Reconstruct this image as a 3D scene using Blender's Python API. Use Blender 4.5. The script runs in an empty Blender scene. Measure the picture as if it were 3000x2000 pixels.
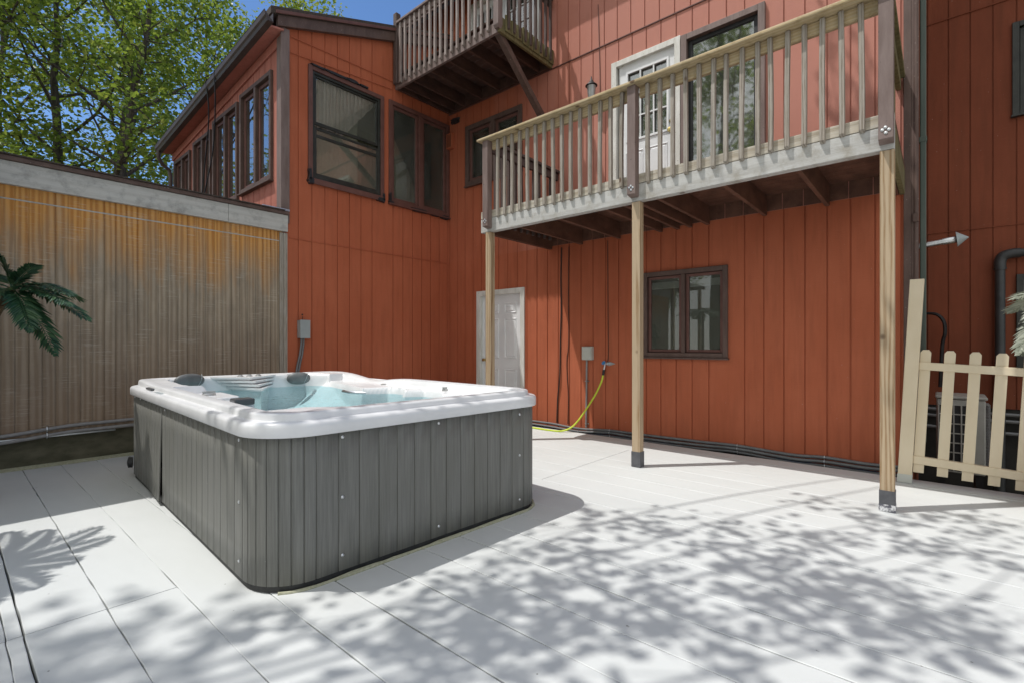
import bpy, bmesh, math, random
import numpy as np
from mathutils import Vector, Matrix
R = math.radians
S = bpy.context.scene
COL = S.collection
rng = random.Random(11)

# ------------------------------------------------------------------ materials
def newmat(name):
    m = bpy.data.materials.new(name); m.use_nodes = True
    nt = m.node_tree
    b = nt.nodes.get('Principled BSDF')
    return m, nt, b

def coords(nt, scale=(1, 1, 1), rot=(0, 0, 0)):
    tc = nt.nodes.new('ShaderNodeTexCoord')
    mp = nt.nodes.new('ShaderNodeMapping')
    mp.inputs['Scale'].default_value = scale
    mp.inputs['Rotation'].default_value = rot
    nt.links.new(tc.outputs['Object'], mp.inputs['Vector'])
    return mp.outputs['Vector']

def noise(nt, vec, scale=5, detail=4, rough=.55, dist=0.0):
    n = nt.nodes.new('ShaderNodeTexNoise')
    n.inputs['Scale'].default_value = scale
    n.inputs['Detail'].default_value = detail
    n.inputs['Roughness'].default_value = rough
    n.inputs['Distortion'].default_value = dist
    nt.links.new(vec, n.inputs['Vector'])
    return n.outputs['Fac']

def ramp(nt, fac, stops):
    r = nt.nodes.new('ShaderNodeValToRGB')
    cr = r.color_ramp
    while len(cr.elements) < len(stops): cr.elements.new(.5)
    for e, (p, c) in zip(cr.elements, stops):
        e.position = p
        e.color = (c, c, c, 1) if isinstance(c, (int, float)) else (*c, 1)
    nt.links.new(fac, r.inputs['Fac'])
    return r.outputs['Color']

def mix(nt, fac, a, b, mode='MIX'):
    m = nt.nodes.new('ShaderNodeMix'); m.data_type = 'RGBA'; m.blend_type = mode
    if isinstance(fac, (int, float)): m.inputs[0].default_value = fac
    else: nt.links.new(fac, m.inputs[0])
    for v, i in ((a, 6), (b, 7)):
        if isinstance(v, tuple): m.inputs[i].default_value = (*v, 1)
        else: nt.links.new(v, m.inputs[i])
    return m.outputs[2]

def bump(nt, b, h, strength=.3, dist=.01, prev=None):
    bp = nt.nodes.new('ShaderNodeBump')
    bp.inputs['Strength'].default_value = strength
    bp.inputs['Distance'].default_value = dist
    nt.links.new(h, bp.inputs['Height'])
    nt.links.new(bp.outputs['Normal'], b.inputs['Normal'])

def surf(name, c1, c2, scale=(1, 1, 1), ns=6, rough=.6, metal=0, spec=.4, bmp=.0, bdist=.004, lo=.35, hi=.65,
         speck=None, speck_scale=120, bscale=None):
    """two-colour noise surface, optional dark specks"""
    m, nt, b = newmat(name)
    v = coords(nt, scale)
    f = noise(nt, v, ns, 5, .6)
    c = ramp(nt, f, [(lo, c1), (hi, c2)])
    if speck:
        g = noise(nt, coords(nt), speck_scale, 2, .5)
        k = ramp(nt, g, [(.70, 0.0), (.76, 1.0)])
        c = mix(nt, k, c, speck)
    nt.links.new(c, b.inputs['Base Color'])
    b.inputs['Roughness'].default_value = rough
    b.inputs['Metallic'].default_value = metal
    b.inputs['Specular IOR Level'].default_value = spec
    if bmp:
        h = noise(nt, coords(nt, bscale or scale), ns * 6 if not bscale else 1, 4, .6)
        bump(nt, b, h, bmp, bdist)
    return m

def siding(name, c1, c2, axis, dirt=(.10, .035, .02)):
    """rough sawn painted plywood: fine horizontal saw marks, blotchy fading"""
    m, nt, b = newmat(name)
    big = noise(nt, coords(nt, (.8, .8, .5)), 1.6, 5, .6)
    c = ramp(nt, big, [(.3, c1), (.7, c2)])
    streak = noise(nt, coords(nt, (9, 9, .8)), 2, 4, .6)
    c = mix(nt, ramp(nt, streak, [(.45, 0.0), (.8, .35)]), c, dirt)
    saw = noise(nt, coords(nt, (6, 6, 150)), 1, 3, .7)
    c = mix(nt, ramp(nt, saw, [(.62, 0.0), (.8, .22)]), c, (.42, .17, .13))
    c = mix(nt, ramp(nt, saw, [(.22, .30), (.38, 0.0)]), c, dirt)
    sp = noise(nt, coords(nt), 42, 1, .5)
    c = mix(nt, ramp(nt, sp, [(.785, 0.0), (.81, .35)]), c, (.5, .4, .36))
    nt.links.new(c, b.inputs['Base Color'])
    b.inputs['Roughness'].default_value = .75
    b.inputs['Specular IOR Level'].default_value = .15
    bump(nt, b, saw, .55, .004)
    return m

def wood(name, c1, c2, c3, axis='z', ring=14, rough=.75, stain=None, dist=5.0, knots=True):
    """weathered timber with stretched grain and knots"""
    m, nt, b = newmat(name)
    sc = {'z': (1, 1, .06), 'y': (1, .06, 1), 'x': (.06, 1, 1)}[axis]
    v = coords(nt, sc)
    w = nt.nodes.new('ShaderNodeTexWave')
    w.wave_type = 'RINGS'; w.rings_direction = axis.upper()
    w.inputs['Scale'].default_value = ring
    w.inputs['Distortion'].default_value = dist
    w.inputs['Detail'].default_value = 3
    w.inputs['Detail Scale'].default_value = 1.2
    nt.links.new(v, w.inputs['Vector'])
    fine = noise(nt, v, 90, 5, .7)
    c = ramp(nt, w.outputs['Fac'], [(.1, c1), (.75, c2)])
    c = mix(nt, ramp(nt, fine, [(.4, 0.0), (.72, .75)]), c, c3)
    blot = noise(nt, coords(nt), 2.2, 4, .6)
    c = mix(nt, ramp(nt, blot, [(.45, 0.0), (.75, .5)]), c, c3)
    if knots:
        vo = nt.nodes.new('ShaderNodeTexVoronoi')
        vo.inputs['Scale'].default_value = 3.2
        sk = {'z': (1, 1, .8), 'y': (1, .8, 1), 'x': (.8, 1, 1)}[axis]
        nt.links.new(coords(nt, sk), vo.inputs['Vector'])
        c = mix(nt, ramp(nt, vo.outputs['Distance'], [(.055, .9), (.09, 0.0)]), c, (.10, .055, .03))
    if stain:
        st = noise(nt, coords(nt, (2, 2, 2)), 3.5, 5, .7)
        c = mix(nt, ramp(nt, st, [(.5, 0.0), (.72, .8)]), c, stain)
    nt.links.new(c, b.inputs['Base Color'])
    b.inputs['Roughness'].default_value = rough
    b.inputs['Specular IOR Level'].default_value = .25
    bump(nt, b, fine, .5, .003)
    return m

def shed_siding():
    """bare plywood: orange-brown under the eave where rain never reached, grey lower down"""
    m, nt, b = newmat('bare_plywood')
    tc = nt.nodes.new('ShaderNodeTexCoord')
    sx = nt.nodes.new('ShaderNodeSeparateXYZ')
    nt.links.new(tc.outputs['Object'], sx.inputs[0])
    ed = noise(nt, coords(nt, (5, 5, .7)), 1.3, 5, .65)
    a = nt.nodes.new('ShaderNodeMath'); a.operation = 'MULTIPLY_ADD'
    nt.links.new(ed, a.inputs[0]); a.inputs[1].default_value = 1.5
    nt.links.new(sx.outputs['Z'], a.inputs[2])
    mr = nt.nodes.new('ShaderNodeMapRange')
    mr.inputs['From Min'].default_value = 2.65; mr.inputs['From Max'].default_value = 3.35
    nt.links.new(a.outputs[0], mr.inputs['Value'])
    # grain
    w = nt.nodes.new('ShaderNodeTexWave'); w.wave_type = 'BANDS'; w.bands_direction = 'X'
    w.inputs['Scale'].default_value = 6; w.inputs['Distortion'].default_value = 6
    w.inputs['Detail'].default_value = 4; w.inputs['Detail Scale'].default_value = .9
    nt.links.new(coords(nt, (1, 1, .09)), w.inputs['Vector'])
    saw = noise(nt, coords(nt, (4, 4, 75)), 1, 4, .75)
    sawmask = noise(nt, coords(nt, (3.5, 3.5, 2)), 1.4, 4, .6)
    grey = ramp(nt, w.outputs['Fac'], [(.1, (.275, .215, .150)), (.9, (.375, .31, .235))])
    blo = noise(nt, coords(nt, (2.2, 2.2, .8)), 1.6, 5, .7)
    grey = mix(nt, ramp(nt, blo, [(.35, .55), (.6, 0.0)]), grey, (.17, .14, .11))
    mr2 = nt.nodes.new('ShaderNodeMapRange')
    mr2.inputs['From Min'].default_value = 1.5; mr2.inputs['From Max'].default_value = .4
    nt.links.new(sx.outputs['Z'], mr2.inputs['Value'])
    mr2s = nt.nodes.new('ShaderNodeMath'); mr2s.operation = 'MULTIPLY'; mr2s.inputs[1].default_value = .45
    nt.links.new(mr2.outputs[0], mr2s.inputs[0])
    grey = mix(nt, mr2s.outputs[0], grey, (.22, .135, .088))
    orange = ramp(nt, w.outputs['Fac'], [(.05, (.42, .185, .05)), (.8, (.58, .30, .095))])
    c = mix(nt, mr.outputs[0], grey, orange)
    mm = nt.nodes.new('ShaderNodeMath'); mm.operation = 'MULTIPLY'
    nt.links.new(ramp(nt, saw, [(.53, 0.0), (.66, 1.0)]), mm.inputs[0])
    nt.links.new(ramp(nt, sawmask, [(.45, 0.0), (.62, .45)]), mm.inputs[1])
    c = mix(nt, mm.outputs[0], c, (.52, .49, .42))
    nt.links.new(c, b.inputs['Base Color'])
    b.inputs['Roughness'].default_value = .85
    b.inputs['Specular IOR Level'].default_value = .2
    bump(nt, b, saw, .4, .003)
    return m

def deck_mat():
    m, nt, b = newmat('deck_paint')
    f = noise(nt, coords(nt, (1, .35, 1)), 2.2, 6, .6)
    c = ramp(nt, f, [(.3, (.555, .57, .56)), (.7, (.61, .625, .615))])
    sc = noise(nt, coords(nt, (22, 5, 1)), 2.2, 3, .7)
    c = mix(nt, ramp(nt, sc, [(.70, 0.0), (.78, .20)]), c, (.30, .29, .27))
    sp = noise(nt, coords(nt), 26, 2, .5)
    c = mix(nt, ramp(nt, sp, [(.755, 0.0), (.785, .7)]), c, (.13, .12, .10))
    nt.links.new(c, b.inputs['Base Color'])
    b.inputs['Roughness'].default_value = .55
    b.inputs['Specular IOR Level'].default_value = .35
    h = noise(nt, coords(nt, (60, 6, 1)), 2, 4, .6)
    bump(nt, b, h, .12, .002)
    return m

def glass_mat(name, tint, base=.04, rough=0.0, wav=.0, dust_haze=.10):
    """thin window pane: mostly see-through, Fresnel mirror on top"""
    m, nt, b = newmat(name)
    nt.nodes.remove(b)
    out = nt.nodes.get('Material Output')
    t = nt.nodes.new('ShaderNodeBsdfTransparent'); t.inputs['Color'].default_value = (*tint, 1)
    g = nt.nodes.new('ShaderNodeBsdfGlossy'); g.inputs['Roughness'].default_value = rough
    fr = nt.nodes.new('ShaderNodeFresnel'); fr.inputs['IOR'].default_value = 1.52
    ad = nt.nodes.new('ShaderNodeMath'); ad.operation = 'MULTIPLY_ADD'; ad.use_clamp = True
    nt.links.new(fr.outputs[0], ad.inputs[0]); ad.inputs[1].default_value = 1.35; ad.inputs[2].default_value = base
    df = nt.nodes.new('ShaderNodeBsdfDiffuse'); df.inputs['Color'].default_value = (.50, .52, .44, 1)  # dust, with the reflected grey-green haze put into the colour
    dm = nt.nodes.new('ShaderNodeMixShader')
    dn = noise(nt, coords(nt, (1, 1, .5)), 3, 4, .6); dr_ = ramp(nt, dn, [(.3, dust_haze*.6), (.75, dust_haze*1.5)])
    nt.links.new(dr_, dm.inputs[0]); nt.links.new(t.outputs[0], dm.inputs[1]); nt.links.new(df.outputs[0], dm.inputs[2])
    mx = nt.nodes.new('ShaderNodeMixShader')
    nt.links.new(ad.outputs[0], mx.inputs[0]); nt.links.new(dm.outputs[0], mx.inputs[1]); nt.links.new(g.outputs[0], mx.inputs[2])
    nt.links.new(mx.outputs[0], out.inputs['Surface'])
    if wav:
        h = noise(nt, coords(nt), 2.5, 2, .5)
        bp = nt.nodes.new('ShaderNodeBump'); bp.inputs['Strength'].default_value = wav; bp.inputs['Distance'].default_value = .01
        nt.links.new(h, bp.inputs['Height']); nt.links.new(bp.outputs['Normal'], g.inputs['Normal'])
    return m

def water_mat():
    m, nt, b = newmat('pool_water')
    nt.nodes.remove(b)
    out = nt.nodes.get('Material Output')
    t = nt.nodes.new('ShaderNodeBsdfTransparent'); t.inputs['Color'].default_value = (.76, .945, .975, 1)
    g = nt.nodes.new('ShaderNodeBsdfGlossy'); g.inputs['Roughness'].default_value = .02
    fr = nt.nodes.new('ShaderNodeFresnel'); fr.inputs['IOR'].default_value = 1.33
    mx = nt.nodes.new('ShaderNodeMixShader')
    h = noise(nt, coords(nt), 9, 4, .6, .6)
    bp = nt.nodes.new('ShaderNodeBump'); bp.inputs['Strength'].default_value = .5; bp.inputs['Distance'].default_value = .03
    nt.links.new(h, bp.inputs['Height'])
    nt.links.new(bp.outputs['Normal'], g.inputs['Normal']); nt.links.new(bp.outputs['Normal'], fr.inputs['Normal'])
    sc = nt.nodes.new('ShaderNodeMath'); sc.operation = 'MULTIPLY'; sc.inputs[1].default_value = .45; nt.links.new(fr.outputs[0], sc.inputs[0])
    nt.links.new(sc.outputs[0], mx.inputs[0]); nt.links.new(t.outputs[0], mx.inputs[1]); nt.links.new(g.outputs[0], mx.inputs[2])
    nt.links.new(mx.outputs[0], out.inputs['Surface'])
    return m

def leaf_mat(name, stops, trans=.45, tcol=(.30, .42, .05)):
    m, nt, b = newmat(name)
    out = nt.nodes.get('Material Output')
    g = nt.nodes.new('ShaderNodeNewGeometry')
    c = ramp(nt, g.outputs['Random Per Island'], stops)
    nt.links.new(c, b.inputs['Base Color'])
    b.inputs['Roughness'].default_value = .45
    b.inputs['Specular IOR Level'].default_value = .4
    tr = nt.nodes.new('ShaderNodeBsdfTranslucent')
    tm = mix(nt, .5, c, tcol)
    nt.links.new(tm, tr.inputs['Color'])
    mx = nt.nodes.new('ShaderNodeMixShader'); mx.inputs[0].default_value = trans
    nt.links.new(b.outputs[0], mx.inputs[1]); nt.links.new(tr.outputs[0], mx.inputs[2])
    nt.links.new(mx.outputs[0], out.inputs['Surface'])
    return m

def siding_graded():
    """same paint, weather bleaching plus sunlit pink put into the colour of the exposed upper wall (towards the glazed door)"""
    m = siding('weathered_sunlit_siding', (.39, .108, .053), (.47, .142, .075), 'y', (.22, .065, .035))
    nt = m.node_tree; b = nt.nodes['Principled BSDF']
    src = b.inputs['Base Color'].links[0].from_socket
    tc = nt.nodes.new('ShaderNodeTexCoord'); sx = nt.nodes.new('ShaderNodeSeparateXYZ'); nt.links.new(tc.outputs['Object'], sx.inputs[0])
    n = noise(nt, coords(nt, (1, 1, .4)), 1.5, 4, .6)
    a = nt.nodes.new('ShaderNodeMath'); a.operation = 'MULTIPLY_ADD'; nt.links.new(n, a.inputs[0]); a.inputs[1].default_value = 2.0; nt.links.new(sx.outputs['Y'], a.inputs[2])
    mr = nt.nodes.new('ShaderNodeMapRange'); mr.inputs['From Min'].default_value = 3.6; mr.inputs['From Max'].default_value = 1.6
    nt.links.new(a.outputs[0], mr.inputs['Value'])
    nt.links.new(mix(nt, mr.outputs[0], src, mix(nt, .75, src, (.50, .245, .20))), b.inputs['Base Color'])  # paler pink: weathering plus sunlight put into the colour
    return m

M = {}
M['red'] = siding('rust_red_siding', (.39, .105, .050), (.47, .140, .072), 'y', (.22, .065, .035))
M['red_fade_sunlit'] = siding('faded_sunlit_red_siding', (.42, .155, .115), (.52, .215, .17), 'y', (.22, .09, .065))  # fading, with the pink of sunlit walls put into the colour
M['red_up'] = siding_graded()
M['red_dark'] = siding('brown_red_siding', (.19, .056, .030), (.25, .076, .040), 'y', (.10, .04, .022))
M['brown'] = surf('brown_trim_paint', (.085, .052, .042), (.125, .080, .066), (3, 3, 1), 4, .6, bmp=.25, speck=(.3, .25, .22), speck_scale=60)
M['brown_sun'] = surf('faded_brown_trim', (.150, .105, .092), (.215, .160, .145), (3, 3, .5), 5, .65, bmp=.3, speck=(.05, .04, .035), speck_scale=50)
M['brown_joist'] = surf('brown_stained_joist', (.085, .038, .024), (.150, .068, .043), (1, 2, 2), 4, .7, bmp=.3, speck=(.3, .2, .15), speck_scale=70)
M['dark_joist'] = surf('dark_stained_joist', (.050, .026, .020), (.100, .050, .036), (1, 2, 2), 4, .75, bmp=.3, speck=(.25, .22, .2), speck_scale=80)
M['brown_sash'] = surf('red_brown_sash', (.115, .050, .040), (.150, .068, .055), (2, 2, 2), 4, .5)
M['black_tar'] = surf('black_roof_tar', (.012, .013, .015), (.03, .031, .034), (3, 3, 3), 8, .45, bmp=.5)
M['grey_wood'] = wood('weathered_grey_wood', (.19, .155, .12), (.33, .285, .235), (.42, .39, .35), 'z', 16)
M['grey_wood_y'] = wood('weathered_grey_beam', (.40, .385, .355), (.50, .49, .46), (.55, .55, .54), 'y', 9, stain=(.30, .27, .22))
M['cream_wood'] = wood('pale_rim_board', (.36, .30, .22), (.50, .44, .35), (.55, .53, .48), 'y', 12)
M['rail_wood'] = wood('yellow_pine_rail', (.50, .37, .20), (.60, .48, .30), (.42, .35, .24), 'y', 14, stain=(.30, .22, .11))
M['post_wood'] = wood('treated_pine_post', (.27, .17, .085), (.47, .36, .24), (.40, .31, .21), 'z', 11, dist=7)
M['pale_rail_wood'] = surf('sunlit_brown_rail', (.24, .19, .17), (.36, .31, .285), (4, 4, .6), 5, .75, bmp=.4, speck=(.03, .03, .026), speck_scale=45)  # lit copy of the dark railing, sunlight put into the colour
M['dark_rail_wood'] = surf('dark_brown_railing', (.070, .045, .038), (.120, .085, .075), (4, 4, .6), 5, .75, bmp=.4, speck=(.02, .02, .018), speck_scale=45)
M['mossy_wood'] = surf('mossy_brown_board', (.10, .085, .035), (.19, .16, .075), (6, 6, .8), 4, .85, bmp=.5, speck=(.06, .08, .02), speck_scale=20)
M['shed'] = shed_siding()
M['shed_fascia'] = wood('grey_fascia_board', (.40, .39, .37), (.46, .455, .435), (.54, .53, .49), 'x', 5, stain=(.24, .235, .225), dist=3)
M['concrete'] = surf('mossy_concrete', (.060, .058, .035), (.125, .115, .078), (1, 1, 2), 4, .9, bmp=.6, speck=(.02, .02, .014), speck_scale=55)
M['deck'] = deck_mat()
M['dark_base'] = surf('dark_foundation', (.020, .019, .017), (.04, .038, .034), (1, 1, 1), 4, .9)
M['soil'] = surf('dry_soil', (.16, .14, .10), (.24, .21, .15), (1, 1, 1), 3, .95)
M['white'] = surf('white_door_paint', (.70, .71, .72), (.78, .785, .79), (1, 1, 1), 3, .45)
M['white_trim'] = surf('old_white_trim', (.58, .57, .52), (.72, .71, .67), (3, 3, .6), 5, .6, bmp=.2, speck=(.22, .18, .13), speck_scale=50)
M['cream'] = surf('cream_vinyl', (.62, .52, .36), (.68, .58, .42), (2, 2, 1), 2, .38, spec=.5)
M['metal'] = surf('galvanised_steel', (.55, .57, .58), (.70, .71, .72), (3, 3, 3), 5, .32, 1.0)
M['grey_pvc'] = surf('grey_pvc', (.135, .14, .145), (.185, .19, .195), (2, 2, 2), 4, .4)
M['grey_pvc_light'] = surf('sunfaded_grey_pvc', (.20, .195, .195), (.28, .275, .27), (2, 2, 2), 4, .45)
M['grey_box'] = surf('grey_enamel', (.30, .335, .34), (.34, .375, .38), (2, 2, 2), 3, .4)
M['pale_box'] = surf('pale_grey_plastic', (.47, .48, .43), (.52, .53, .49), (2, 2, 2), 3, .5)
M['black_pipe'] = surf('black_plastic_pipe', (.035, .038, .040), (.055, .058, .060), (2, 2, 2), 4, .38)
M['cable'] = surf('brown_cable', (.035, .018, .014), (.06, .03, .022), (2, 2, 2), 4, .6)
M['hose'] = surf('lime_hose', (.50, .60, .04), (.58, .68, .07), (2, 2, 2), 4, .4)
M['brass'] = surf('brass', (.55, .42, .16), (.62, .5, .22), (2, 2, 2), 4, .3, 1.0)
M['blue'] = surf('blue_handle', (.05, .22, .50), (.08, .30, .60), (2, 2, 2), 4, .4)
M['black'] = surf('black_rubber', (.012, .012, .013), (.025, .025, .026), (2, 2, 2), 4, .5)
M['wrap'] = surf('dark_post_wrap', (.075, .077, .085), (.11, .112, .12), (3, 3, 3), 4, .55, bmp=.2)
M['wrap_paint'] = surf('paint_smeared_wrap', (.10, .10, .12), (.62, .62, .63), (6, 6, 6), 6, .55, lo=.42, hi=.56)
M['acrylic'] = surf('pearl_acrylic', (.66, .665, .67), (.75, .75, .755), (1.2, 1.2, 1.2), 2.5, .24, spec=.4)
M['skirt'] = None
M['skirt_base'] = surf('black_skirt_base', (.018, .018, .018), (.04, .04, .038), (3, 3, 3), 5, .6)
M['sealant'] = surf('cream_sealant', (.30, .30, .20), (.42, .41, .30), (8, 8, 8), 6, .8, bmp=.5)
M['pillow'] = surf('grey_pillow', (.11, .115, .115), (.16, .165, .165), (2, 2, 2), 4, .45)
M['knob'] = surf('grey_knob', (.32, .32, .31), (.42, .42, .41), (2, 2, 2), 4, .3, .4)
M['dark_knob'] = surf('dark_panel', (.05, .052, .055), (.08, .082, .085), (2, 2, 2), 4, .3)
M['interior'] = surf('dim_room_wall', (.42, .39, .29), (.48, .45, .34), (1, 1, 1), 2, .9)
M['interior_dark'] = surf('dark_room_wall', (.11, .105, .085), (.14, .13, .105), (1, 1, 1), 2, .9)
M['curtain'] = surf('pale_curtain', (.72, .62, .58), (.80, .70, .66), (8, 8, 1), 3, .9)
M['blind'] = surf('grey_blind', (.40, .41, .40), (.48, .49, .48), (2, 2, 2), 3, .6)
M['shingle'] = surf('brown_shingle', (.045, .035, .03), (.09, .07, .058), (6, 6, 6), 8, .9, bmp=.6)
M['aluminium'] = surf('brown_gutter', (.062, .045, .040), (.085, .064, .058), (2, 2, .5), 3, .45)
M['green_pipe'] = surf('green_grey_downpipe', (.060, .080, .066), (.085, .108, .09), (2, 2, .5), 3, .4)
M['orange_sash'] = surf('stained_sill', (.30, .13, .05), (.38, .19, .08), (2, 2, 2), 3, .6)
M['dark_sash'] = surf('black_bronze_sash', (.020, .021, .018), (.04, .042, .036), (2, 2, 2), 3, .35)
M['glass'] = glass_mat('window_glass', (.90, .92, .89), .01)
M['glass_mirror'] = glass_mat('coated_glass', (.62, .68, .64), .22, .035, wav=.10)
M['glass_side'] = glass_mat('double_glazing', (.60, .66, .62), .34, .02, wav=.12)
M['water'] = water_mat()
M['bark'] = surf('grey_bark', (.045, .037, .030), (.12, .105, .088), (4, 4, .9), 6, .95, bmp=.8, bdist=.02)
M['leaf'] = leaf_mat('oak_leaf', [(0, (.07, .12, .02)), (.45, (.15, .22, .035)), (.8, (.25, .31, .05)), (1, (.36, .37, .07))])
M['leaf_y'] = leaf_mat('sunny_leaf', [(0, (.09, .14, .02)), (.5, (.20, .25, .035)), (1, (.40, .38, .06))])
M['palm'] = leaf_mat('artificial_frond', [(0, (.012, .045, .022)), (.6, (.025, .075, .035)), (1, (.06, .12, .05))], .12, (.1, .25, .05))
M['palm_pale'] = leaf_mat('sunbleached_frond', [(0, (.20, .22, .17)), (1, (.34, .36, .29))], .15, (.3, .35, .2))
M['trunk_fibre'] = surf('palm_trunk_fibre', (.07, .045, .025), (.16, .11, .06), (10, 10, 30), 4, .95, bmp=.7)
M['pot'] = surf('terracotta_pot', (.25, .10, .05), (.32, .14, .08), (3, 3, 3), 4, .8)
M['ac'] = surf('ac_enamel', (.34, .34, .31), (.40, .40, .37), (2, 2, 2), 3, .45)
M['dry_leaf'] = surf('dry_leaf', (.20, .11, .05), (.32, .20, .10), (30, 30, 30), 3, .8)
M['rust'] = surf('rusty_grate', (.035, .032, .032), (.14, .055, .03), (6, 6, 6), 3, .6)

def skirt_mat():
    m, nt, b = newmat('grey_plank_skirt')
    g = noise(nt, coords(nt, (60, 60, 1.6)), 1.6, 4, .7)
    c = ramp(nt, g, [(.25, (.115, .115, .104)), (.5, (.165, .164, .150)), (.78, (.225, .223, .205))])
    bl = noise(nt, coords(nt, (2, 2, .8)), 2, 3, .5)
    c = mix(nt, ramp(nt, bl, [(.4, 0.0), (.7, .35)]), c, (.13, .128, .105))
    sp = noise(nt, coords(nt), 34, 2, .5)
    c = mix(nt, ramp(nt, sp, [(.79, 0.0), (.81, .6)]), c, (.45, .45, .44))
    nt.links.new(c, b.inputs['Base Color'])
    b.inputs['Roughness'].default_value = .55
    b.inputs['Specular IOR Level'].default_value = .35
    bump(nt, b, g, .35, .002)
    return m
M['skirt'] = skirt_mat()

# ------------------------------------------------------------------ object helpers
def origin_of(o):
    v = Vector((0, 0, 0))
    while o is not None:
        v += Vector(o.location); o = o.parent
    return v

def tag(o, label=None, cat=None, group=None, kind=None):
    if label: o['label'] = label
    if cat: o['category'] = cat
    if group: o['group'] = group
    if kind: o['kind'] = kind
    return o

def thing(name, loc, label, cat, group=None):
    o = bpy.data.objects.new(name, None); COL.objects.link(o)
    o.location = loc; o.empty_display_size = .2
    return tag(o, label, cat, group)

class MB:
    def __init__(s): s.v = []; s.f = []
    def quad(s, a, b, c, d):
        n = len(s.v); s.v += [tuple(a), tuple(b), tuple(c), tuple(d)]; s.f.append((n, n+1, n+2, n+3))
    def poly(s, pts):
        n = len(s.v); s.v += [tuple(p) for p in pts]; s.f.append(tuple(range(n, n+len(pts))))
    def box(s, x0, x1, y0, y1, z0, z1):
        s.hexa([(x0,y0,z0),(x1,y0,z0),(x1,y1,z0),(x0,y1,z0),(x0,y0,z1),(x1,y0,z1),(x1,y1,z1),(x0,y1,z1)])
    def hexa(s, p):
        n = len(s.v); s.v += [tuple(q) for q in p]
        s.f += [(n,n+3,n+2,n+1),(n+4,n+5,n+6,n+7),(n,n+1,n+5,n+4),(n+1,n+2,n+6,n+5),(n+2,n+3,n+7,n+6),(n+3,n,n+4,n+7)]
    def beam(s, a, b, w, h, up=(0, 0, 1)):
        a = Vector(a); b = Vector(b); d = (b-a).normalized(); u = Vector(up)
        r = d.cross(u).normalized(); u = r.cross(d).normalized()
        P = []
        for q in (a, b):
            P += [q - r*w/2 - u*h/2, q + r*w/2 - u*h/2, q + r*w/2 + u*h/2, q - r*w/2 + u*h/2]
        n = len(s.v); s.v += [tuple(x) for x in P]
        s.f += [(n,n+3,n+2,n+1),(n+4,n+5,n+6,n+7),(n,n+1,n+5,n+4),(n+1,n+2,n+6,n+5),(n+2,n+3,n+7,n+6),(n+3,n,n+4,n+7)]
    def tube(s, pts, r, n=10, cap=True):
        pts = [Vector(p) for p in pts]
        rr = r if isinstance(r, (list, tuple)) else [r]*len(pts)
        base = len(s.v)
        prev = None
        for i, p in enumerate(pts):
            d = (pts[min(i+1, len(pts)-1)] - pts[max(i-1, 0)]).normalized()
            if prev is None:
                a = Vector((0, 0, 1)) if abs(d.z) < .9 else Vector((1, 0, 0))
                u = d.cross(a).normalized()
            else:
                u = (prev - d*prev.dot(d)).normalized()
            prev = u
            w = d.cross(u)
            for k in range(n):
                t = 2*math.pi*k/n
                s.v.append(tuple(p + (u*math.cos(t) + w*math.sin(t))*rr[i]))
        for i in range(len(pts)-1):
            for k in range(n):
                a = base+i*n+k; b = base+i*n+(k+1) % n
                s.f.append((a, b, b+n, a+n))
        if cap:
            s.f.append(tuple(base+k for k in reversed(range(n))))
            s.f.append(tuple(base+(len(pts)-1)*n+k for k in range(n)))
    def lathe(s, c, prof, n=24, axis=(0, 0, 1)):
        ax = Vector(axis).normalized()
        a = Vector((1, 0, 0)) if abs(ax.x) < .9 else Vector((0, 1, 0))
        u = ax.cross(a).normalized(); w = ax.cross(u); c = Vector(c)
        base = len(s.v)
        for (r, h) in prof:
            for k in range(n):
                t = 2*math.pi*k/n
                s.v.append(tuple(c + ax*h + (u*math.cos(t)+w*math.sin(t))*max(r, 1e-4)))
        for i in range(len(prof)-1):
            for k in range(n):
                p = base+i*n+k; q = base+i*n+(k+1) % n
                s.f.append((p, q, q+n, p+n))
        s.f.append(tuple(base+k for k in reversed(range(n))))
        s.f.append(tuple(base+(len(prof)-1)*n+k for k in range(n)))
    def build(s, name, mat, parent=None, loc=None, bevel=0, smooth=False, angle=35, seg=2):
        o = mesh_obj(name, s.v, s.f, mat, parent, loc)
        finish(o, bevel, smooth, angle, seg)
        return o

def mesh_obj(name, verts, faces, mat, parent=None, loc=None):
    if parent is not None: org = origin_of(parent)
    else: org = Vector(loc) if loc is not None else Vector((0, 0, 0))
    V = np.asarray(verts, dtype=np.float64).reshape(-1, 3) - np.array(org)[None, :]
    me = bpy.data.meshes.new(name)
    me.from_pydata(V.tolist(), [], [tuple(int(i) for i in f) for f in faces])
    me.update()
    if mat is not None: me.materials.append(mat)
    o = bpy.data.objects.new(name, me); COL.objects.link(o)
    if parent is not None: o.parent = parent
    else: o.location = org
    return o

def finish(o, bevel=0, smooth=False, angle=35, seg=2):
    me = o.data
    bm = bmesh.new(); bm.from_mesh(me)
    bmesh.ops.recalc_face_normals(bm, faces=bm.faces)
    bm.to_mesh(me); bm.free()
    if smooth:
        me.polygons.foreach_set('use_smooth', [True]*len(me.polygons))
        me.set_sharp_from_angle(angle=R(angle))
    if bevel:
        md = o.modifiers.new('bevel', 'BEVEL'); md.width = bevel; md.segments = seg; md.limit_method = 'ANGLE'
        md.angle_limit = R(40)

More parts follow.
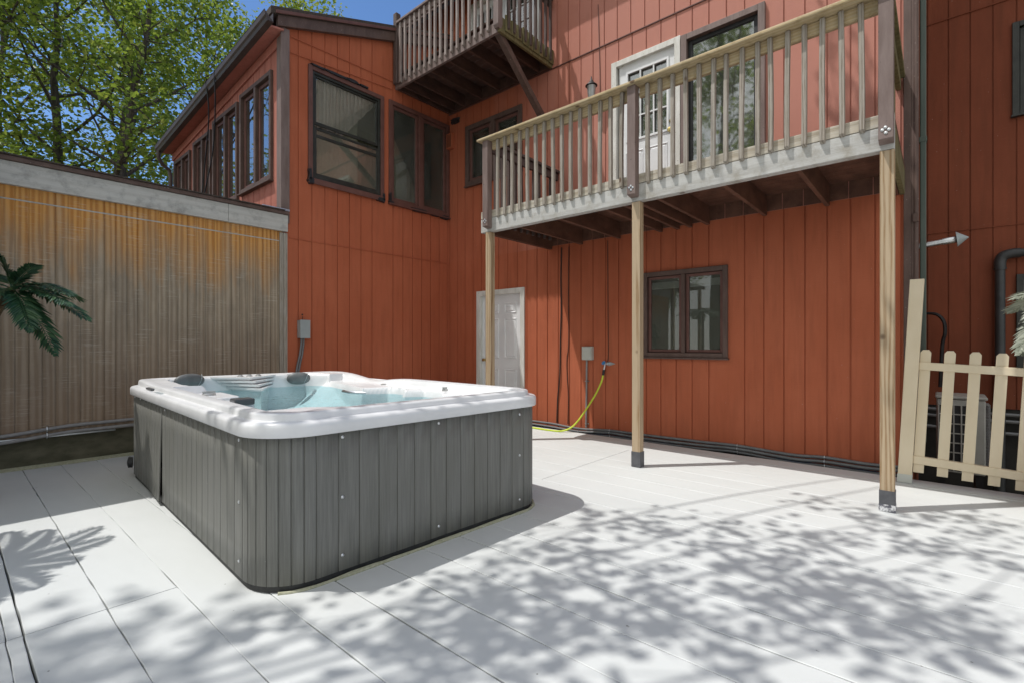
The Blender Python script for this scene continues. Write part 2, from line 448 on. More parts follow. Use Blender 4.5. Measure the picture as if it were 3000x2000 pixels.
class Plane:
    """vertical wall plane: u runs along it, d is the distance out of the wall"""
    def __init__(s, kind, pos): s.k = kind; s.p = pos
    def P(s, u, z, d=0.0):
        return (s.p - d, u, z) if s.k == 'X' else (u, s.p - d, z)
    def box(s, mb, u0, u1, z0, z1, d0, d1):
        q = [s.P(u0,z0,d0), s.P(u1,z0,d0), s.P(u1,z0,d1), s.P(u0,z0,d1), s.P(u0,z1,d0), s.P(u1,z1,d0), s.P(u1,z1,d1), s.P(u0,z1,d1)]
        mb.hexa(q)

B = Plane('X', 5.98); C = Plane('Y', 6.71); D = Plane('X', 2.987); E = Plane('X', 8.2)

def wall(mb, pl, u0, u1, z0, z1, holes=(), pitch=.2003, phase=0.0, gw=.015, gd=.012, top=None, minor=None):
    ub = {u0, u1}; zb = {z0, z1}
    for h in holes:
        for x in (h[0], h[1]):
            if u0 < x < u1: ub.add(x)
        for z in (h[2], h[3]):
            if z0 < z < z1: zb.add(z)
    g = []
    k = math.ceil((u0-phase)/pitch)
    while phase + k*pitch < u1 - .02:
        c = phase + k*pitch
        if c > u0 + .02 and all(abs(c-h[0]) > .015 and abs(c-h[1]) > .015 for h in holes): g.append(c)
        k += 1
    for c in g: ub |= {c-gw/2, c+gw/2}
    ub = sorted(ub); zb = sorted(zb)
    def dep(m): return -gd if any(abs(m-c) < gw/2 for c in g) else 0.0
    def zt(z, u): return top(u) if (top and z == z1) else z
    cells = {}
    for i in range(len(ub)-1):
        um = (ub[i]+ub[i+1])/2; d = dep(um)
        for j in range(len(zb)-1):
            zm = (zb[j]+zb[j+1])/2
            if any(h[0] < um < h[1] and h[2] < zm < h[3] for h in holes): continue
            cells[i, j] = d
            a, b = ub[i], ub[i+1]
            mb.quad(pl.P(a, zt(zb[j], a), d), pl.P(b, zt(zb[j], b), d), pl.P(b, zt(zb[j+1], b), d), pl.P(a, zt(zb[j+1], a), d))
    for (i, j), d in cells.items():
        e = cells.get((i+1, j))
        if e is not None and e != d:
            u = ub[i+1]
            mb.quad(pl.P(u, zt(zb[j], u), d), pl.P(u, zt(zb[j], u), e), pl.P(u, zt(zb[j+1], u), e), pl.P(u, zt(zb[j+1], u), d))

def frame(mb, pl, u0, u1, z0, z1, w, d0, d1, bottom=None):
    """four boards butted at the corners"""
    wb = w if bottom is None else bottom
    pl.box(mb, u0, u0+w, z0, z1, d0, d1)
    pl.box(mb, u1-w, u1, z0, z1, d0, d1)
    pl.box(mb, u0+w, u1-w, z1-w, z1, d0, d1-.002)
    if wb: pl.box(mb, u0+w, u1-w, z0, z0+wb, d0, d1-.002)

def lining(pl, u0, u1, z0, z1, depth, mat, parent, front=-.06):
    mb = MB(); a, b = front, -depth
    P = pl.P
    mb.quad(P(u0,z0,b), P(u1,z0,b), P(u1,z1,b), P(u0,z1,b))
    mb.quad(P(u0,z0,a), P(u0,z1,a), P(u0,z1,b), P(u0,z0,b))
    mb.quad(P(u1,z0,a), P(u1,z1,a), P(u1,z1,b), P(u1,z0,b))
    mb.quad(P(u0,z0,a), P(u1,z0,a), P(u1,z0,b), P(u0,z0,b))
    mb.quad(P(u0,z1,a), P(u1,z1,a), P(u1,z1,b), P(u0,z1,b))
    return mb.build('room_lining', mat, parent)

def window(parent, pl, u0, u1, z0, z1, lights, cw=.055, mw=.042, sw=.04, mat='brown', smat='brown_sash', glass='glass',
           room='interior', sill=True, depth=.9, proud=.03, label=None):
    """casing with sash, pane and room behind each light"""
    mb = MB(); frame(mb, pl, u0, u1, z0, z1, cw, -.07, proud)
    if sill: pl.box(mb, u0-.012, u1+.012, z0-.022, z0-.001, -.02, proud+.025)
    iu0, iu1, iz0, iz1 = u0+cw, u1-cw, z0+cw, z1-cw
    cuts = []
    if lights > 1:
        lw = (iu1-iu0-mw*(lights-1))/lights
        for k in range(lights):
            a = iu0+k*(lw+mw); cuts.append((a, a+lw))
            if k < lights-1: pl.box(mb, a+lw, a+lw+mw, iz0, iz1, -.06, proud-.006)
    else: cuts = [(iu0, iu1)]
    w = mb.build('window', M[mat], parent, bevel=.004)
    if label: w['label'] = label
    for (a, b) in cuts:
        s = MB(); frame(s, pl, a+.004, b-.004, iz0+.004, iz1-.004, sw, -.05, -.008)
        s.build('sash', M[smat], w, bevel=.006)
        g = MB(); pl.box(g, a+sw, b-sw, iz0+sw, iz1-sw, -.034, -.028)
        g.build('pane', M[glass], w)
    lining(pl, u0+.012, u1-.012, z0+.012, z1-.012, depth, M[room], w, -.071)
    return w, cuts

def raised(mb, pl, u0, u1, z0, z1, d, w=.022, h=.010):
    """moulded door panel: raised rim and bevelled field"""
    P = pl.P
    loops = []
    for ins, dd in ((0, d), (w*.5, d+h), (w, d-.004), (w*1.9, d+h*.6)):
        loops.append([P(u0+ins, z0+ins, dd), P(u1-ins, z0+ins, dd), P(u1-ins, z1-ins, dd), P(u0+ins, z1-ins, dd)])
    for a, b in zip(loops[:-1], loops[1:]):
        for k in range(4): mb.quad(a[k], a[(k+1) % 4], b[(k+1) % 4], b[k])
    mb.quad(*loops[-1])
# ================================================================== SETTING
g = MB(); g.quad((-150, -150, -.6), (150, -150, -.6), (150, 150, -.6), (-150, 150, -.6))
tag(g.build('ground', M['soil'], None, (0, 0, -.6)), kind='structure')

# deck: separate painted planks with worn gaps
def build_deck():
    edges = [-4.0 + .2775*k for k in range(16)]
    edges = [e for e in edges if e < .2] + [.215, .49, .7675, 1.045, 1.3225, 1.6, 1.8775, 2.155, 2.4325, 2.71, 2.9875, 3.265, 3.54,
             3.82, 4.10, 4.375, 4.65, 4.93, 5.2, 5.485, 5.75]
    r = random.Random(5); mb = MB()
    ybreaks = np.arange(-4.0, 6.79, .14)
    for i in range(len(edges)-1):
        x0, x1 = edges[i], edges[i+1]
        joints = []
        if x1 < .9: joints = [2.9]
        elif 3.4 < x0 < 5.0: joints = [2.72]
        elif 1.9 < x0 < 2.5: joints = [-.9]
        spans = []; a = -4.0
        for j in joints: spans.append((a, j-.003)); a = j+.003
        spans.append((a, 6.78))
        dz = r.uniform(-.0012, .0012)
        wl = r.choice([.0018, .003, .0042, .0052]); wr = r.choice([.0018, .003, .0042])
        for (a, b) in spans:
            ys = [a]+[y for y in ybreaks if a+.03 < y < b-.03]+[b]
            L = []; Rr = []
            for y in ys:
                L.append((x0+max(-.0015, wl+r.uniform(-.0034, .0016)), y)); Rr.append((x1-max(-.0015, wr+r.uniform(-.0034, .0016)), y))
            n0 = len(mb.v)
            for (l, q) in zip(L, Rr):
                z = dz
                mb.v += [(l[0], l[1], z-.035), (l[0], l[1], z-.0025), (l[0]+.003, l[1], z), (q[0]-.003, q[1], z), (q[0], q[1], z-.0025), (q[0], q[1], z-.035)]
            for k in range(len(ys)-1):
                for s in range(5):
                    p = n0+k*6+s; mb.f.append((p, p+1, p+7, p+6))
            mb.f.append(tuple(n0+s for s in range(6))); e = n0+(len(ys)-1)*6; mb.f.append(tuple(e+s for s in reversed(range(6))))
    o = mb.build('deck', M['deck'], None, (0, 0, 0)); tag(o, kind='structure')
    # a rim joist along the edge by the house
    q = MB(); q.box(5.705, 5.744, -4, 6.78, -.30, -.040)
    j = q.build('rim_joist', M['dark_joist'], o)
build_deck()

# ================================================================== HOUSE
house = thing('house', (6.0, 3.0, 0), 'main rust red house block with grooved siding, white doors and brown windows behind both balconies', 'house')
h_door1 = (4.955, 5.965, .02, 2.09); h_win1 = (1.875, 2.907, 1.075, 2.127)
h_win2 = (4.99, 6.25, 3.97, 4.99); h_door2 = (2.44, 3.37, 2.93, 5.015); h_pic = (1.47, 2.405, 2.95, 5.0)
h_door3 = (4.62, 6.17, 5.62, 7.05)
w = MB(); wall(w, B, .21, 6.71, -.02, 2.685, [h_door1, h_win1], phase=2.884)
w.build('siding_wall', M['red'], house)
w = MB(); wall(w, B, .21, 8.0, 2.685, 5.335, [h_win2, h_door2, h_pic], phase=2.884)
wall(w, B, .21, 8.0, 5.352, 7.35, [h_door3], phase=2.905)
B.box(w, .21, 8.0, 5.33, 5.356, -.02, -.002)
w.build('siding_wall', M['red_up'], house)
w = MB(); B.box(w, .22, 6.70, 5.338, 5.350, -.001, .014); w.build('flashing_strip', M['brown_sash'], house)
# brown painted band behind the lower balcony joists
w = MB()
for k in range(21):
    a = .30 + k*.2003
    B.box(w, a, min(a+.192, 4.50), 2.687, 2.86, .001, .006)
w.build('painted_band', M['brown_joist'], house)
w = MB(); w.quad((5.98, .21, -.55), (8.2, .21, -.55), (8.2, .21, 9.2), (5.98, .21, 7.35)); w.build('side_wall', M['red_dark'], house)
w = MB(); w.quad((5.98, 8.0, -.55), (10, 8.0, -.55), (10, 8.0, 10.3), (5.98, 8.0, 7.35)); w.build('side_wall', M['red_fade_sunlit'], house)
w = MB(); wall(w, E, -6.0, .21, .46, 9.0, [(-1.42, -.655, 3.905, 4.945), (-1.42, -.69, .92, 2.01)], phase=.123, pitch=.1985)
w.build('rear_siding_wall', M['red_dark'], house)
w = MB(); E.box(w, -6.0, .21, -.6, .458, -.3, -.02); w.build('foundation', M['dark_base'], house)
w = MB(); E.box(w, -6, .2, 5.262, 5.274, -.001, .012); E.box(w, -6, .2, 2.612, 2.624, -.001, .010); w.build('flashing_strip', M['red_dark'], house)
w = MB(); w.hexa([(5.58, -.15, 7.10), (10.2, -.15, 10.55), (10.2, 8.3, 10.55), (5.58, 8.3, 7.10), (5.58, -.15, 7.24), (10.2, -.15, 10.69), (10.2, 8.3, 10.69), (5.58, 8.3, 7.24)])
w.build('roof', M['shingle'], house)
w = MB(); w.hexa([(7.9, -6.3, 9.0), (10.2, -6.3, 10.2), (10.2, -.2, 10.2), (7.9, -.2, 9.0), (7.9, -6.3, 9.14), (10.2, -6.3, 10.34), (10.2, -.2, 10.34), (7.9, -.2, 9.14)]); w.build('roof', M['shingle'], house)
w = MB(); w.box(5.555, 5.578, -.15, 8.3, 7.02, 7.235); w.build('eave_board', M['brown'], house, bevel=.004)
w = MB(); B.box(w, .205, .262, .02, 7.1, -.001, .022); w.box(5.958, 6.02, .150, .2045, .02, 7.1); w.build('corner_board', M['brown'], house, bevel=.003)
w = MB(); w.box(6.0, 6.04, .21, 6.7, -.55, -.03); w.build('foundation', M['dark_base'], house)

# lower window with blinds pulled to the top
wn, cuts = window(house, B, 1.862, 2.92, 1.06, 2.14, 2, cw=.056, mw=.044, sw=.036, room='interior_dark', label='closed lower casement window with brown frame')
for (a, b) in cuts:
    m = MB()
    for k in range(6): B.box(m, a+.03, b-.03, 2.012-.012*k-.010, 2.012-.012*k-.002, -.075, -.05)
    B.box(m, a+.03, b-.03, 1.925, 1.938, -.078, -.048)
    m.build('blind', M['blind'], wn)
window(house, B, 4.978, 6.26, 3.96, 5.005, 2, cw=.075, mw=.10, sw=.05, room='interior', label='brown casement window behind the lower balcony rail')
# big picture window
wn, cuts = window(house, B, 1.462, 2.412, 2.93, 5.01, 1, cw=.072, sw=.05, mat='brown_sun', smat='black', glass='glass_mirror', room='interior', sill=False, proud=.045)

def plain_door(pl, name, u0, u1, z0, z1, casing, lab):
    d = MB(); pl.box(d, u0, u1, z0, z1, -.075, -.045)
    pw = (u1-u0-.12*3)/2
    for k in range(2):
        a = u0+.12+k*(pw+.12)
        for (p, q) in ((.25, .82), (.99, 1.64), (1.72, 1.89)):
            raised(d, pl, a, a+pw, z0+p, z0+q, -.0449, w=.026)
    o = d.build(name, M['white'], house); o['label'] = lab
    c = MB(); frame(c, pl, *casing, .085, -.085, .022, bottom=0); c.build('door_casing', M['white_trim'], o, bevel=.004)
    return o
dr = plain_door(B, 'door', 5.02, 5.905, .0, 2.035, (4.93, 5.99, -.02, 2.115), 'white six panel door at deck level')
k = MB(); k.lathe(B.P(5.83, .96, -.045), [(.026, 0), (.026, .006), (.012, .012), (.012, .035), (.027, .045), (.027, .062), (.012, .068)], 16, (-1, 0, 0)); k.build('door_knob', M['brass'], dr, smooth=True)

# glazed door on the lower balcony
d = MB()
u0, u1, z0, z1 = 2.512, 3.285, 2.93, 4.962; lu0, lu1, lz0, lz1 = 2.605, 3.16, 3.93, 4.83
for (a, b, p, q) in ((u0, lu0, z0, z1), (lu1, u1, z0, z1), (lu0, lu1, z0, lz0), (lu0, lu1, lz1, z1)): B.box(d, a, b, p, q, -.06, -.02)
raised(d, B, 2.60, 2.86, 3.08, 3.78, -.0199); raised(d, B, 2.93, 3.19, 3.08, 3.78, -.0199)
dr = d.build('glazed_door', M['white'], house); dr['label'] = 'white half glazed door opening onto the lower balcony'
c = MB(); frame(c, B, 2.425, 3.385, 2.90, 5.035, .075, -.08, .028, bottom=0); c.build('door_casing', M['white_trim'], dr, bevel=.004)
f = MB(); frame(f, B, lu0-.02, lu1+.02, lz0-.02, lz1+.02, .028, -.03, -.004)
for k in (1, 2):
    x = lu0+(lu1-lu0)*k/3; B.box(f, x-.009, x+.009, lz0+.008, lz1-.008, -.03, -.008)
    z = lz0+(lz1-lz0)*k/3; B.box(f, lu0+.008, lu1-.008, z-.009, z+.009, -.031, -.010)
f.build('muntin_frame', M['white'], dr, bevel=.003)
g = MB(); B.box(g, lu0, lu1, lz0, lz1, -.05, -.045); g.build('pane', M['glass_mirror'], dr)
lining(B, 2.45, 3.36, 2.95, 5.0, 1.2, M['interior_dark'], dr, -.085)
k = MB(); k.lathe(B.P(2.555, 3.90, -.02), [(.028, 0), (.028, .006), (.012, .012), (.012, .04), (.028, .05), (.028, .07), (.012, .075)], 16, (-1, 0, 0))
k.build('door_knob', M['brass'], dr, smooth=True)
k = MB(); k.lathe(B.P(2.555, 4.03, -.02), [(.026, 0), (.026, .012), (.014, .02)], 14, (-1, 0, 0)); k.build('deadbolt', M['brass'], dr, smooth=True)

# french doors on the upper balcony
d = MB()
for (a, b) in ((4.69, 5.385), (5.395, 6.10)):
    frame(d, B, a, b, 5.62, 6.98, .115, -.06, -.02, bottom=.22)
    for k in (1, 2): x = a+.115+(b-a-.23)*k/3; B.box(d, x-.009, x+.009, 5.84, 6.865, -.052, -.022)
    for k in (1, 2, 3): z = 5.84+1.025*k/4; B.box(d, a+.115, b-.115, z-.009, z+.009, -.053, -.024)
dr = d.build('french_door', M['white'], house, bevel=.003); dr['label'] = 'pair of white french doors on the upper balcony'
c = MB(); frame(c, B, 4.60, 6.19, 5.58, 7.07, .085, -.08, .026, bottom=0); c.build('door_casing', M['white_trim'], dr, bevel=.004)
g = MB(); B.box(g, 4.805, 5.27, 5.84, 6.865, -.046, -.040); B.box(g, 5.51, 5.985, 5.84, 6.865, -.046, -.040); g.build('pane', M['glass_mirror'], dr)
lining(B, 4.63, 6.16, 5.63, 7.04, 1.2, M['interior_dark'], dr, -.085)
# rear windows
for (z0, z1, lb) in ((3.885, 4.965, 'upper dark framed rear window'), (.90, 2.03, 'lower dark framed rear window')):
    window(house, E, -1.44, -.635 if z0 > 3 else -.67, z0, z1, 1, cw=.06, sw=.045, mat='dark_sash', smat='dark_sash' if z0 > 3 else 'white_trim', room='interior_dark', label=lb)

# ================================================================== WING
wing = thing('house_wing', (4.4, 9.0, 0), 'single pitch red wing with a row of tall windows and a brown gutter', 'house wing')
rt = lambda u: 5.475 + .3515*(u-2.937)
h_c1 = (3.37, 4.56, 3.52, 5.14); h_c2 = (4.70, 5.965, 3.515, 5.145)
w = MB(); wall(w, C, 2.987, 5.98, .30, 6.6, [h_c1, h_c2], pitch=.1956, phase=3.204, top=rt)
w.build('siding_wall', M['red'], wing)
dw = [(6.99, 8.10, 3.50, 5.02), (8.20, 9.27, 3.46, 4.965), (9.36, 10.27, 3.45, 4.87), (10.45, 11.41, 3.45, 4.80)]
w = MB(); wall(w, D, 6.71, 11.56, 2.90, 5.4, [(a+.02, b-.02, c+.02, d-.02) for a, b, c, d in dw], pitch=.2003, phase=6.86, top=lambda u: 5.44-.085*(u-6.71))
w.build('side_siding_wall', M['red_fade_sunlit'], wing)
w = MB(); w.quad((2.987, 11.56, -.5), (5.98, 11.56, -.5), (5.98, 11.56, 6.5), (2.987, 11.56, 5.0)); w.quad((5.98, 8.0, -.5), (5.98, 11.56, -.5), (5.98, 11.56, 6.5), (5.98, 8.0, 6.5)); w.build('back_wall', M['red'], wing)
w = MB()
w.hexa([(2.80, 6.62, 5.565), (5.975, 6.62, 6.68), (5.975, 11.8, 6.28), (2.80, 11.8, 5.12), (2.80, 6.62, 5.66), (5.975, 6.62, 6.772), (5.975, 11.8, 6.372), (2.80, 11.8, 5.215)])
w.build('roof', M['shingle'], wing)
# sloping gable fascia
w = MB()
y0, y1 = 6.640, 6.702
w.hexa([(2.90, y0, rt(2.90)-.01), (5.96, y0, rt(5.96)-.01), (5.96, y1, rt(5.96)-.01), (2.90, y1, rt(2.90)-.01), (2.90, y0, rt(2.90)+.135), (5.96, y0, rt(5.96)+.135), (5.96, y1, rt(5.96)+.135), (2.90, y1, rt(2.90)+.135)])
w.build('gable_fascia', M['brown'], wing, bevel=.004)
w = MB()
w.hexa([(2.86, 6.606, rt(2.86)+.140), (5.96, 6.606, rt(5.96)+.140), (5.96, 6.70, rt(5.96)+.140), (2.86, 6.70, rt(2.86)+.140), (2.86, 6.606, rt(2.86)+.185), (5.96, 6.606, rt(5.96)+.185), (5.96, 6.70, rt(5.96)+.185), (2.86, 6.70, rt(2.86)+.185)])
w.build('drip_edge', M['brown_sash'], wing, bevel=.003)
# soffit, frieze, gutter
sl = -.085
w = MB(); w.hexa([(2.80, 6.66, 5.40), (2.985, 6.66, 5.43), (2.985, 11.6, 5.43+sl*4.94), (2.80, 11.6, 5.40+sl*4.94), (2.80, 6.66, 5.425), (2.985, 6.66, 5.455), (2.985, 11.6, 5.455+sl*4.94), (2.80, 11.6, 5.425+sl*4.94)])
w.build('soffit', M['red_fade_sunlit'], wing)
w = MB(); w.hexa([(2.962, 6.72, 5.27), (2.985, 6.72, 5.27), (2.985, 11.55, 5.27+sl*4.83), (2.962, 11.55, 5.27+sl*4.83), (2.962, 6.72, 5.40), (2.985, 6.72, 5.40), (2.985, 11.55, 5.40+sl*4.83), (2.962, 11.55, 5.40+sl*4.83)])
w.build('frieze_board', M['red_fade_sunlit'], wing)
def gutter():
    prof = [(.12, 0), (.045, .0), (.030, .035), (.010, .055), (.004, .115), (.0, .12), (.012, .12), (.018, .06), (.05, .01), (.113, .01), (.113, .12), (.12, .12)]
    mb = MB(); ends = []
    for (y, z) in ((6.55, 5.405), (11.62, 5.405+sl*5.07)):
        ends.append(len(mb.v)); mb.v += [(2.685+a, y, z+b) for a, b in prof]
    n = len(prof)
    for k in range(n): mb.f.append((ends[0]+k, ends[0]+(k+1) % n, ends[1]+(k+1) % n, ends[1]+k))
    mb.f.append(tuple(ends[0]+k for k in (0, 1, 2, 3, 4, 5))); mb.f.append(tuple(ends[1]+k for k in (0, 1, 2, 3, 4, 5)))
    o = mb.build('gutter', M['aluminium'], wing)
    t = MB(); z = 5.405+sl*5.0
    t.tube([(2.74, 11.55, z), (2.74, 11.55, z-.12), (2.80, 11.57, z-.22), (2.93, 11.60, z-.30), (2.95, 11.60, z-.42), (2.95, 11.60, 2.9)], .035, 10)
    t.build('downpipe', M['aluminium'], o, smooth=True)
gutter()
w = MB(); w.box(2.958, 2.986, 6.700, 6.82, 2.86, 5.38); w.box(2.958, 3.075, 6.682, 6.7085, 2.86, 5.49)
w.build('corner_board', M['brown_sun'], wing, bevel=.004)
for i, (a, b, c, d) in enumerate(dw):
    window(wing, D, a, b, c, d, 2, cw=.06, mw=.07, sw=.05, mat='brown', smat='brown_sash', glass='glass_side', room='interior', depth=1.3, proud=.04)
# casement pair near the inner corner
window(wing, C, 4.685, 5.972, 3.49, 5.16, 2, cw=.065, mw=.085, sw=.045, mat='brown_sash', smat='brown_sash', room='interior', depth=.6, label='brown casement window pair in the inner corner')
# double hung black window
mb = MB(); frame(mb, C, 3.342, 4.587, 3.505, 5.155, .062, -.06, .030)
C.box(mb, 3.335, 4.594, 3.48, 3.556, .0305, .045)
wn = mb.build('window', M['brown_sash'], wing, bevel=.004); wn['label'] = 'black double hung window with a pale curtain'
s = MB(); frame(s, C, 3.402, 4.527, 3.565, 5.09, .036, -.06, .012)
frame(s, C, 3.44, 4.49, 4.345, 5.05, .028, -.04, -.006, bottom=.045)
frame(s, C, 3.44, 4.49, 3.60, 4.30, .030, -.02, .008, bottom=.05); C.box(s, 3.47, 4.46, 4.165, 4.205, -.019, .007)
s.build('sash', M['dark_sash'], wn, bevel=.004)
g = MB(); C.box(g, 3.46, 4.47, 4.36, 5.035, -.03, -.026); g.build('pane', M['glass'], wn)
g = MB(); C.box(g, 3.46, 4.47, 3.63, 4.28, -.010, -.006); g.build('pane', M['glass'], wn)
lining(C, 3.37, 4.56, 3.53, 5.13, .7, M['interior'], wn, -.0605)
cu = MB(); n = 70
for i in range(n+1):
    u = 3.43+(4.50-3.43)*i/n; dd = -.10+.022*math.sin(i*1.35)+.012*math.sin(i*.6)
    zb = 4.36 if u < 3.95 else 4.36+.55*(u-3.95)/.45
    zb += .012*math.sin(i*2.1)
    cu.v += [C.P(u, 5.08, dd*.8), C.P(u, min(zb, 5.0), dd)]
    if i: k = len(cu.v); cu.f.append((k-4, k-2, k-1, k-3))
cu.build('curtain', M['curtain'], wn, smooth=True, angle=80)
# roof tar smears round the frames
def tar(parent, pl, pts, seed):
    r = random.Random(seed)
    for (u, z, w_, h_) in pts:
        mb = MB()
        n = 14; loop = []
        for k in range(n):
            t = 2*math.pi*k/n; q = 1+r.uniform(-.22, .22)
            cu_, cz_ = abs(math.cos(t))**.6*math.copysign(1, math.cos(t)), abs(math.sin(t))**.6*math.copysign(1, math.sin(t))
            loop.append((u+w_*cu_*q, z+h_*cz_*q))
        a = [pl.P(x, y, .001) for x, y in loop]; b = [pl.P(u+(x-u)*.85, z+(y-z)*.85, .050) for x, y in loop]
        for k in range(n): mb.quad(a[k], a[(k+1) % n], b[(k+1) % n], b[k])
        mb.poly(b)
        mb.build('tar_smear', M['black_tar'], parent)
tar(wing, C, [(3.375, 3.52, .05, .045), (3.36, 3.60, .025, .09), (4.53, 3.50, .07, .035), (4.575, 3.56, .02, .06), (3.75, 5.165, .20, .018), (4.02, 5.175, .12, .022), (3.48, 5.16, .12, .014), (4.22, 5.17, .08, .014),
              (4.72, 3.50, .05, .03), (4.70, 3.58, .02, .08), (5.30, 3.485, .20, .03), (5.62, 3.475, .10, .02), (5.86, 3.475, .10, .035)], 3)
tar(house, B, [(6.52, 5.19, .10, .05)], 8)
cb = thing('junction_box', (5.95, 6.62, 4.7), 'small red painted box mounted in the inner corner beside the casement window', 'junction box')
w = MB(); w.box(5.90, 5.978, 6.545, 6.695, 4.71, 4.975); w.build('box_body', M['red'], cb, bevel=.004)
w = MB(); w.box(5.893, 5.899, 6.565, 6.675, 4.73, 4.955); w.build('box_lid', M['red_dark'], cb, bevel=.003)
# seam batten across wing and shed
w = MB(); C.box(w, 3.08, 5.97, 2.664, 2.674, -.001, .010); w.build('flashing_strip', M['red'], wing)

# ================================================================== SHED
shed = thing('shed', (0, 8.5, 0), 'low flat roofed shed of weathered plywood, orange under the eave, behind the hot tub', 'shed')
SX1 = 3.04
w = MB(); wall(w, C, -3.5, 2.985, .315, 2.78, [], pitch=.0956, phase=.343, gw=.012, gd=.008); w.build('siding_wall', M['shed'], shed)
w = MB(); w.box(2.99, 3.045, 6.680, 6.7085, .315, 2.72); w.box(2.945, 2.987, 6.690, 6.7085, .315, 2.72); w.build('corner_board', M['grey_wood'], shed, bevel=.003)
w = MB(); w.box(-3.5, 2.30, 6.655, 6.7085, 2.735, 2.955); w.box(2.303, SX1, 6.655, 6.7085, 2.735, 2.955); w.build('fascia', M['shed_fascia'], shed, bevel=.004)
w = MB(); w.box(-3.55, SX1+.01, 6.628, 6.70, 2.957, 3.003); w.build('drip_edge', M['brown'], shed, bevel=.006)
w = MB(); w.hexa([(-3.55, 6.61, 3.004), (2.985, 6.61, 3.004), (2.985, 11.5, 3.10), (-3.55, 11.5, 3.10), (-3.55, 6.61, 3.016), (2.985, 6.61, 3.016), (2.985, 11.5, 3.112), (-3.55, 11.5, 3.112)]); w.build('roof', M['shingle'], shed)
w = MB(); w.box(2.70, 3.05, 6.625, 6.66, 3.005, 3.030); w.build('flashing', M['metal'], shed)
w = MB(); w.box(-3.5, 2.985, 6.7092, 6.716, 2.60, 2.612); C.box(w, -3.5, 3.04, 2.605, 2.612, .001, .006); w.build('nailing_seam', M['shed_fascia'], shed)
w = MB(); w.box(-3.5, 3.06, 6.772, 6.95, -.3, .36); w.build('foundation', M['concrete'], shed)
w = MB(); w.box(-3.5, 1.2, 6.690, 6.7085, .300, .3145); w.build('sill_flashing', M['metal'], shed)
w = MB(); w.box(-3.5, -3.45, 6.72, 11.5, -.3, 2.95); w.box(-3.45, 2.98, 11.45, 11.5, -.3, 2.95); w.build('side_wall', M['shed'], shed)
# slab and posts added out of view at left to shade the deck
w = MB(); w.box(-4.0, .17, 5.70, 6.655, 2.96, 3.06); w.build('shade_slab', M['shingle'], shed)
for x in (-3.8, -1.7):
    w = MB(); w.box(x-.045, x+.045, 5.76, 5.85, 0, 2.958); w.build('shade_slab_post', M['post_wood'], shed, bevel=.004)
# sealant ledge at the foot of the foundation
w = MB(); w.hexa([(-3.5, 6.715, .0005), (3.0, 6.715, .0005), (3.0, 6.775, .0005), (-3.5, 6.775, .0005), (-3.5, 6.735, .014), (3.0, 6.735, .014), (3.0, 6.771, .03), (-3.5, 6.771, .03)]); w.build('sealant_strip', M['sealant'], shed, bevel=.004)

# ================================================================== LOWER BALCONY
lb = thing('balcony', (5.2, 2.3, 2.64), 'lower balcony on three timber posts with pale rail cap and whitish rim board', 'balcony')
w = MB(); B.box(w, .25, 4.44, 2.636, 2.805, 1.395, 1.478); w.build('rim_board', M['grey_wood_y'], lb, bevel=.004)
w = MB(); B.box(w, .25, 4.44, 2.810, 2.902, 1.395, 1.478); w.build('rim_board', M['cream_wood'], lb, bevel=.004)
for y in (.316, .878, 1.467, 2.089, 2.297, 2.455, 2.677, 3.27, 3.87, 4.415):
    w = MB(); w.box(4.588, 5.972, y-.02, y+.02, 2.64, 2.858); w.build('joist', M['brown_joist'], lb, bevel=.003)
w = MB()
for k in range(10): x = 4.585+k*.14; w.box(x, x+.134, .25, 4.44, 2.860, 2.885)
w.build('decking', M['brown_joist'], lb)
for i, y in enumerate((.292, 2.283, 4.318)):
    w = MB(); w.box(4.502, 4.585, y-.0435, y+.0435, .003, 2.633); p = w.build('support_post', M['post_wood'], lb, bevel=.005)
    s = MB(); s.box(4.498, 4.589, y-.0475, y+.0475, .035 if i == 0 else .004, .155); s.build('base_wrap', M['wrap'], p)
    if i == 0: s = MB(); s.box(4.496, 4.591, y-.0495, y+.0495, .003, .055); s.build('base_wrap', M['wrap_paint'], p)
for y in (.294, 2.292, 4.290):
    w = MB(); w.hexa([(4.418, y-.044, 2.69), (4.502, y-.044, 2.672), (4.502, y+.044, 2.672), (4.418, y+.044, 2.69), (4.418, y-.044, 3.757), (4.502, y-.044, 3.757), (4.502, y+.044, 3.757), (4.418, y+.044, 3.757)])
    p = w.build('rail_post', M['brown_sun'], lb, bevel=.004)
    s = MB()
    for (dy, dz) in ((0, .03), (.002, .07), (-.018, .05), (.02, .055)):
        s.lathe((4.4185, y+dy, 2.70+dz), [(.011, 0), (.011, .004), (.004, .006)], 10, (-1, 0, 0))
    s.build('bolt', M['metal'], p)
w = MB(); w.hexa([(4.385, .13, 3.758), (4.53, .13, 3.758), (4.53, 4.405, 3.758), (4.385, 4.405, 3.758), (4.385, .13, 3.786), (4.53, .13, 3.790), (4.53, 4.405, 3.790), (4.385, 4.405, 3.786)])
w.build('rail_cap', M['rail_wood'], lb, bevel=.006)
w = MB()
for (a, b) in ((.339, 2.247), (2.337, 4.245)): w.box(4.502, 4.54, a, b, 3.655, 3.7565)
w.build('top_rail', M['rail_wood'], lb, bevel=.004)
